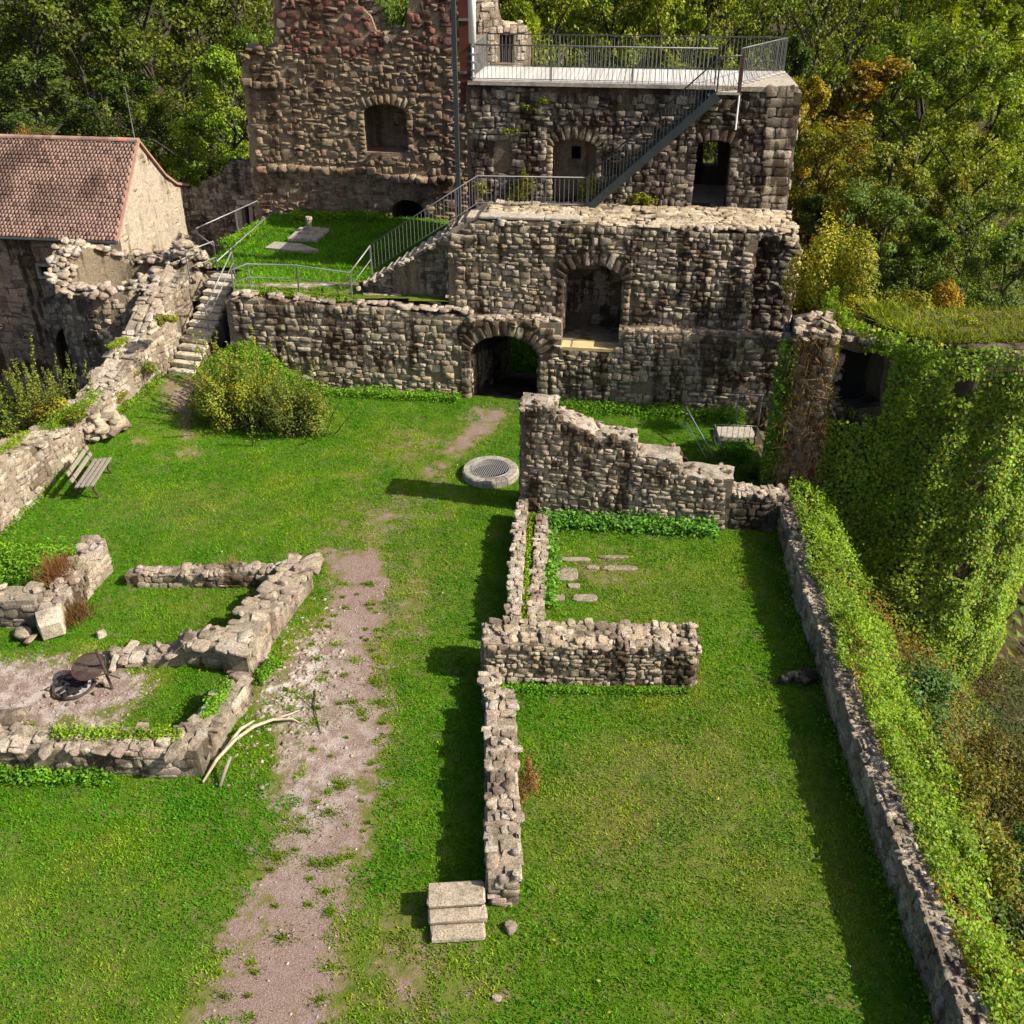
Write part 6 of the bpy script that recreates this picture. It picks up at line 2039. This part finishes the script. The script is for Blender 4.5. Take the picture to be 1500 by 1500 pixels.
v_, c_ = blades(16000, -2, 4, 35, 41, lambda x, y: x < 99, ground_z, (.08, .2), .03, lambda x, y, n: np.array([.8, 1.2, .7])[None] * nrg.uniform(.6, 1.3, (n, 1)))
bv.append(v_)
bc_.append(c_)
V_ = np.concatenate(bv).reshape(-1, 3)
C_ = np.repeat(np.concatenate(bc_), 3, axis=0)
tag(put('grass', tri_mesh('grass', V_, np.arange(len(V_)).reshape(-1, 3), C_, M['grass'])), 'short green turf blades across courtyard and terrace', 'grass', kind='stuff')
nc = 60000
x, y = nrg.uniform(-12.6, 6.8, nc), nrg.uniform(6.5, 30.5, nc)
okc = court_ok(x, y) & (fbm(x, y, 1.1, 41) + .35 * (vnoise(x, y, 4, 42) - .5) > .60)
x, y = x[okc], y[okc]
nc = len(x)
tag(put('clover', leaf_mesh('clover', np.stack([x, y, ground_z(x, y) + nrg.uniform(.02, .08, nc)], 1), nrg.normal(0, .45, (nc, 3)) + np.array([0, 0, 1.]), nrg.uniform(.02, .05, nc), leaf_tint(nc, (.58, .9, .8), .2, .1), M['grass'], .85)), 'dark clover and plantain patches in the turf', 'clover', kind='stuff')
# grass tufts on the path
n = 95
Pt, Ct = [], []
for k in range(n):
    while True:
        x, y = U(-6.5, -1.5), U(8, 19)
        if inside((x, y), PATH):
            break
    s = U(.03, .10) if rng.random() < .7 else U(.12, .3)
    m = int(20 + s * 650)
    a, r = nrg.uniform(0, 6.283, m), np.abs(nrg.normal(0, .6, m)) * s
    P0 = np.stack([x + np.cos(a) * r * 1.3, y + np.sin(a) * r * .8, np.zeros(m) - .01], 1)
    P0[:, 2] += ground_z(P0[:, 0], P0[:, 1])
    P1 = P0 + np.stack([nrg.normal(0, .03, m), nrg.normal(0, .03, m), nrg.uniform(.03, .08, m)], 1)
    a2 = nrg.uniform(0, 6.283, m)
    w = np.stack([np.cos(a2), np.sin(a2), np.zeros(m)], 1) * .013
    Pt.append(np.stack([P0 - w, P0 + w, P1], 1))
    Ct.append(np.tile(np.array([1.25, .95, .8]) * U(.7, 1.2), (m * 3, 1)))
V_ = np.concatenate(Pt).reshape(-1, 3)
tag(put('path_grass', tri_mesh('path_grass', V_, np.arange(len(V_)).reshape(-1, 3), np.vstack(Ct), M['grass'])), 'small grass tufts dotted over the gravel path', 'grass', kind='stuff')
# pebbles and pale rock scraps on path and fire place
vv, tt, cc = [], [], []
off = 0
for k in range(2000):
    if k < 500:
        x, y = rng.gauss(-4.75, .75), rng.gauss(15.6, 1.3)
    elif k < 1300:
        x, y = U(-12, -6.6), U(14.0, 16.4)
        if not inside((x, y), FIRE):
            continue
    else:
        x, y = U(-7, -1.5), U(7, 19)
        if not inside((x, y), PATH):
            continue
    if x < -5.3 and k < 500:
        continue
    pv, pt_ = PROTO[NB + rng.randrange(16)]
    s = U(.02, .045) if k >= 500 else U(.02, .09)
    m = np.array(Matrix.Rotation(U(0, 6.28), 3, 'Z') @ Matrix.Diagonal((s * 1.5, s, s * .45)))
    vv.append(pv @ m.T + np.array([x, y, gzf(x, y) + .004]))
    tt.append(pt_ + off)
    off += len(pv)
    cc.append(np.tile(pick('pale'), (len(pv), 1)))
tag(put('path_pebbles', tri_mesh('path_pebbles', np.vstack(vv), np.vstack(tt), np.vstack(cc), M['capstone'])), 'pale pebbles and rock scraps on path and fire place', 'pebbles', kind='stuff')
# fallen autumn leaves
n = 220
x, y = nrg.uniform(-12, 6, n), nrg.uniform(7, 29, n)
tag(put('fallen_leaves', leaf_mesh('fallen_leaves', np.stack([x, y, ground_z(x, y) + .07], 1), nrg.normal(0, .4, (n, 3)) + np.array([0, 0, 1]), nrg.uniform(.04, .08, n), leaf_tint(n, (2.4, 1.9, 1.5), .3, .3), M['leaf'])), 'scattered yellow fallen leaves on the turf', 'leaves', kind='stuff')

# ------------------------------------------------------------------ woodland
def tree_proto(seed, h=16.0, r=4.4, low=.18, limbs=20, subs=6, leaf=.178, per=165, spread=.72, cone=0.0):
    rr = random.Random(seed)
    g = np.random.default_rng(seed)
    tm = MB()
    tr = [Vector((rr.uniform(-.25, .25) * k, rr.uniform(-.25, .25) * k, h * .93 * k / 5)) for k in range(6)]
    tm.tube(tr, [.28, .23, .18, .13, .08, .03], 7)
    P_, N_, T_ = [], [], []
    for i in range(limbs):
        f = low + (.97 - low) * (i + rr.random()) / limbs
        k = min(4, int(f / .93 * 5)) if f < .93 else 4
        t = min(1, f / .93 * 5 - k)
        b = tr[k].lerp(tr[k + 1], t)
        fr_ = (f - low) / (1 - low)
        prof = math.sqrt(max(.03, 1 - (2 * max(fr_, .3) - .85) ** 2 * .8)) if cone == 0 else (1 - fr_ * .85)
        ln = r * prof * rr.uniform(.75, 1.1)
        az = i * 2.4 + rr.uniform(-.5, .5)
        up = rr.uniform(.15, .75) + fr_ * .5
        d = Vector((math.cos(az), math.sin(az), up)).normalized()
        m1 = b + d * ln * .5 + Vector((0, 0, ln * .05))
        e = b + d * ln
        e.z = min(e.z, h)
        tm.tube([b, m1, e], [.09, .05, .015], 5)
        for s in range(subs):
            q = rr.uniform(.3, 1.05)
            a = b.lerp(e, min(q, 1))
            d2 = (d * .5 + Vector((rr.gauss(0, .7), rr.gauss(0, .7), rr.gauss(.25, .5)))).normalized()
            e2 = a + d2 * ln * rr.uniform(.15, .38)
            tm.tube([a, e2], [.03, .008], 4)
            rad = rr.uniform(.5, 1.0) * spread
            nl_ = int(per * rr.uniform(.5, 1.4))
            dd = g.normal(size=(nl_, 3))
            dd /= np.linalg.norm(dd, axis=1, keepdims=True)
            pp_ = np.array(e2)[None] + dd * (g.uniform(.15, 1, nl_)[:, None] ** .6) * np.array([rad * 1.15, rad * 1.15, rad * .8])
            P_.append(pp_)
            N_.append(dd * .5 + np.array([.25, -.1, .8]) + g.normal(0, .5, dd.shape))
            br = rr.uniform(.7, 1.25)
            T_.append(leaf_tint(nl_, (br * rr.uniform(.88, 1.1), br, br * .9), .22, .10))
    P_, N_, T_ = np.vstack(P_), np.vstack(N_), np.vstack(T_)
    crown = leaf_mesh('crown', P_, N_, g.uniform(.65, 1.35, len(P_)) * leaf, T_, M['leaf'], .7)
    return tm.mesh('trunk', M['bark']), crown


TREES = [tree_proto(11), tree_proto(12, r=5.0, limbs=24), tree_proto(13, r=3.6, low=.12), tree_proto(14, r=4.6, subs=5, per=66), tree_proto(15, r=3.6, low=.06, limbs=26, cone=1), tree_proto(16, r=4.2, per=20, limbs=24, subs=8)]


def ray_at(px, py, D):
    a = (px - 750) / 1450
    bb = (py - 750) / 1450
    ry_ = math.cos(R(31.25)) - bb * math.sin(R(31.25))
    t = D / ry_
    return a * t, CAM_H + (-math.sin(R(31.25)) - bb * math.cos(R(31.25))) * t


def tree(px, py, D, wid, kind, colr, label, group='woodland around the ruin'):
    x, zt_ = ray_at(px, py, D)
    zb_ = gzf(x, D) - .2
    root = thing('tree', label, 'tree', (x, D, zb_), group)
    sz = (zt_ - zb_) / 16.0
    tmesh, cmesh = TREES[kind]
    rz_ = U(0, 6.28)
    for nm, me in (('trunk', tmesh), ('crown', cmesh)):
        o = bpy.data.objects.new(nm, me)
        col.objects.link(o)
        o.parent = root
        o.rotation_euler = (0, 0, rz_)
        o.scale = (wid, wid, sz)
        if nm == 'crown':
            o.color = (*colr, 1)


GRN, OLV, YEL, ORA, BRN, DRK, BRT = (.85, 1.0, .7), (.92, .92, .6), (1.5, 1.3, .55), (2.2, 1.1, .45), (1.3, .8, .6), (.45, .55, .5), (1.5, 1.42, .6)
for a in ((20, -30, 54, 1.1, 0, (.68, .70, .45), 'dark olive tree in the upper left corner'), (110, -20, 52, 1.0, 3, (.68, .70, .45), 'olive tree behind the house roof, second from the left corner'), (205, -40, 56, 1.15, 1, (.65, .75, .5), 'green tree above the lightning rod'),
          (70, 90, 47, .8, 2, DRK, 'dark tree just behind the roof ridge at left'), (170, 110, 46.5, .7, 2, DRK, 'dark narrow tree right behind the lightning rod'), (255, 60, 48, .8, 3, OLV, 'loose olive tree left of the bright tree'),
          (318, 75, 44.5, .62, 2, (1.25, 1.45, .6), 'bright yellow-green tree between house and keep'), (285, 165, 43.8, .5, 2, (1.15, 1.35, .6), 'lower bright green tree against the house gable'), (345, -40, 52, .8, 5, (.9, .8, .6), 'thin-leaved tree behind the left shoulder of the keep'), (380, 60, 48, .5, 0, GRN, 'green tree at the left shoulder of the keep'),
          (300, -60, 62, 1.2, 0, (.68, .70, .45), 'far olive tree behind the bright tree'), (10, -60, 70, 1.3, 1, (.68, .70, .45), 'far tree at the left picture edge'), (130, -80, 68, 1.3, 1, DRK, 'far dark tree behind the house'),
          (560, -10, 54, .8, 2, (1.2, 1.2, .6), 'green tree seen through the gap in the keep'), (590, 10, 50, .5, 0, GRN, 'small green tree in the right of the keep gap'), (520, -60, 64, 1.2, 1, OLV, 'far tree behind the keep'),
          (745, -30, 49, .75, 0, BRT, 'bright tree behind the broken pier'), (815, -15, 47, .8, 1, BRT, 'light green tree behind the platform, left half'), (895, -30, 49, .8, 3, GRN, 'green tree behind the middle of the platform'), (965, -20, 47, .75, 0, BRT, 'light tree behind the platform, right of its middle'),
          (1040, -35, 50, .9, 1, BRT, 'broad light tree behind the right half of the platform'), (1110, -20, 48, .8, 3, OLV, 'olive tree behind the right end of the platform'), (860, -80, 62, 1.3, 1, YEL, 'far yellowish tree beyond the platform'), (1000, -90, 64, 1.3, 0, OLV, 'far olive tree beyond the platform'), (700, -90, 62, 1.2, 1, GRN, 'far green tree beyond the steel column'),
          (1185, -25, 47, .8, 5, OLV, 'sparse tree with bare twigs right of the platform corner'), (1240, -40, 55, 1.0, 5, (1.1, 1.0, .7), 'bare-twigged tree upper right'), (1272, 75, 43, .95, 4, (1.65, .95, .5), 'tall russet conical tree right of the platform'), (1190, 120, 38.5, .55, 2, (2.0, 1.25, .5), 'orange-yellow tree beside the upper block corner'), (1215, 200, 37, .55, 0, (1.2, .9, .5), 'olive-brown tree below the orange one'),
          (1345, -10, 52, .9, 0, BRT, 'light green tree upper right behind the russet one'), (1385, 60, 45, .9, 1, (1.1, 1.2, .75), 'large green tree with dark limbs at right'), (1455, -10, 56, 1.1, 1, (1.5, 1.5, .6), 'bright tree in the upper right corner'), (1480, 90, 48, .9, 0, (1.3, 1.35, .6), 'bright tree at the right picture edge'),
          (1430, 190, 41, .75, 3, (1.3, 1.15, .6), 'olive tree above the tower top at right'), (1330, 210, 39, .7, 2, (1.25, 1.1, .55), 'olive-green tree in the middle right above the tower'), (1400, 230, 38, .6, 4, (1.3, 1.1, .5), 'yellow-green young tree at right'), (1290, 290, 35.5, .55, 0, (.7, .85, .6), 'dark green tree behind the yellow bush'), (1370, 330, 34.5, .55, 2, (.75, .95, .6), 'dark low tree above the tower top'),
          (1450, 300, 36, .6, 3, (.6, .7, .55), 'shadowed tree at right edge above the rock'), (1495, 340, 34, .5, 2, (.7, .85, .6), 'low tree touching the right edge'), (1200, 290, 36, .4, 2, DRK, 'dark tree in shade beside the upper block'), (1165, 60, 42, .5, 2, DRK, 'dark tree directly behind the block corner'),
          (1320, -90, 66, 1.3, 1, BRT, 'far bright tree in the upper right'), (1450, -90, 74, 1.4, 1, BRT, 'far bright tree at the upper right corner'), (1160, -90, 62, 1.2, 0, OLV, 'far olive tree right of the platform'), (420, -80, 66, 1.3, 0, OLV, 'far olive tree behind the keep shoulder')):
    tree(*a)
for k in range(16):
    tree(-150 + k * 115 + U(-30, 30), -150 + U(-20, 20), U(84, 100), 1.7, k % 2, (1.15, 1.1, .6), 'far woodland tree, %s from the left in the hindmost row' % ('first second third fourth fifth sixth seventh eighth ninth tenth eleventh twelfth thirteenth fourteenth fifteenth sixteenth'.split()[k]), 'far woodland trees')
bush('dry_bush', 'tan leafless bush just above the roof ridge', 'bush', (*[ray_at(52, 196, 43.5)[0], 43.5], ray_at(52, 200, 43.5)[1] - .6), .9, .8, .9, 900, .06, (1.2, .9, .6), 'dry', 6)
under = thing('undergrowth', 'dark undergrowth covering the slopes around the ruin', 'undergrowth', (0, 50, -6), None, 'stuff')
n = 46000
x, y = nrg.uniform(-42, 60, n), nrg.uniform(24, 80, n)
u_ = (x - CO.x) * E1.x + (y - CO.y) * E1.y
d_ = (x - CO.x) * E2.x + (y - CO.y) * E2.y
ok = ((d_ > 14) | (u_ > 9.4)) & ~((np.hypot(x - TX, y - TY) < TR + .4)) & ~((d_ > 5) & (d_ < 11) & (u_ > -3) & (u_ < 5)) & ~((u_ < -9) & (d_ < 19))
x, y = x[ok], y[ok]
n = len(x)
P_ = np.stack([x, y, ground_z(x, y) + 1.8 * fbm(x, y, .4, 3) * nrg.uniform(.2, 1, n)], 1)
put('leaves', leaf_mesh('leaves', P_, nrg.normal(0, .5, (n, 3)) + np.array([0, 0, 1]), nrg.uniform(.25, .55, n), leaf_tint(n, (.7, .8, .7), .3, .25), M['leaf']), under)
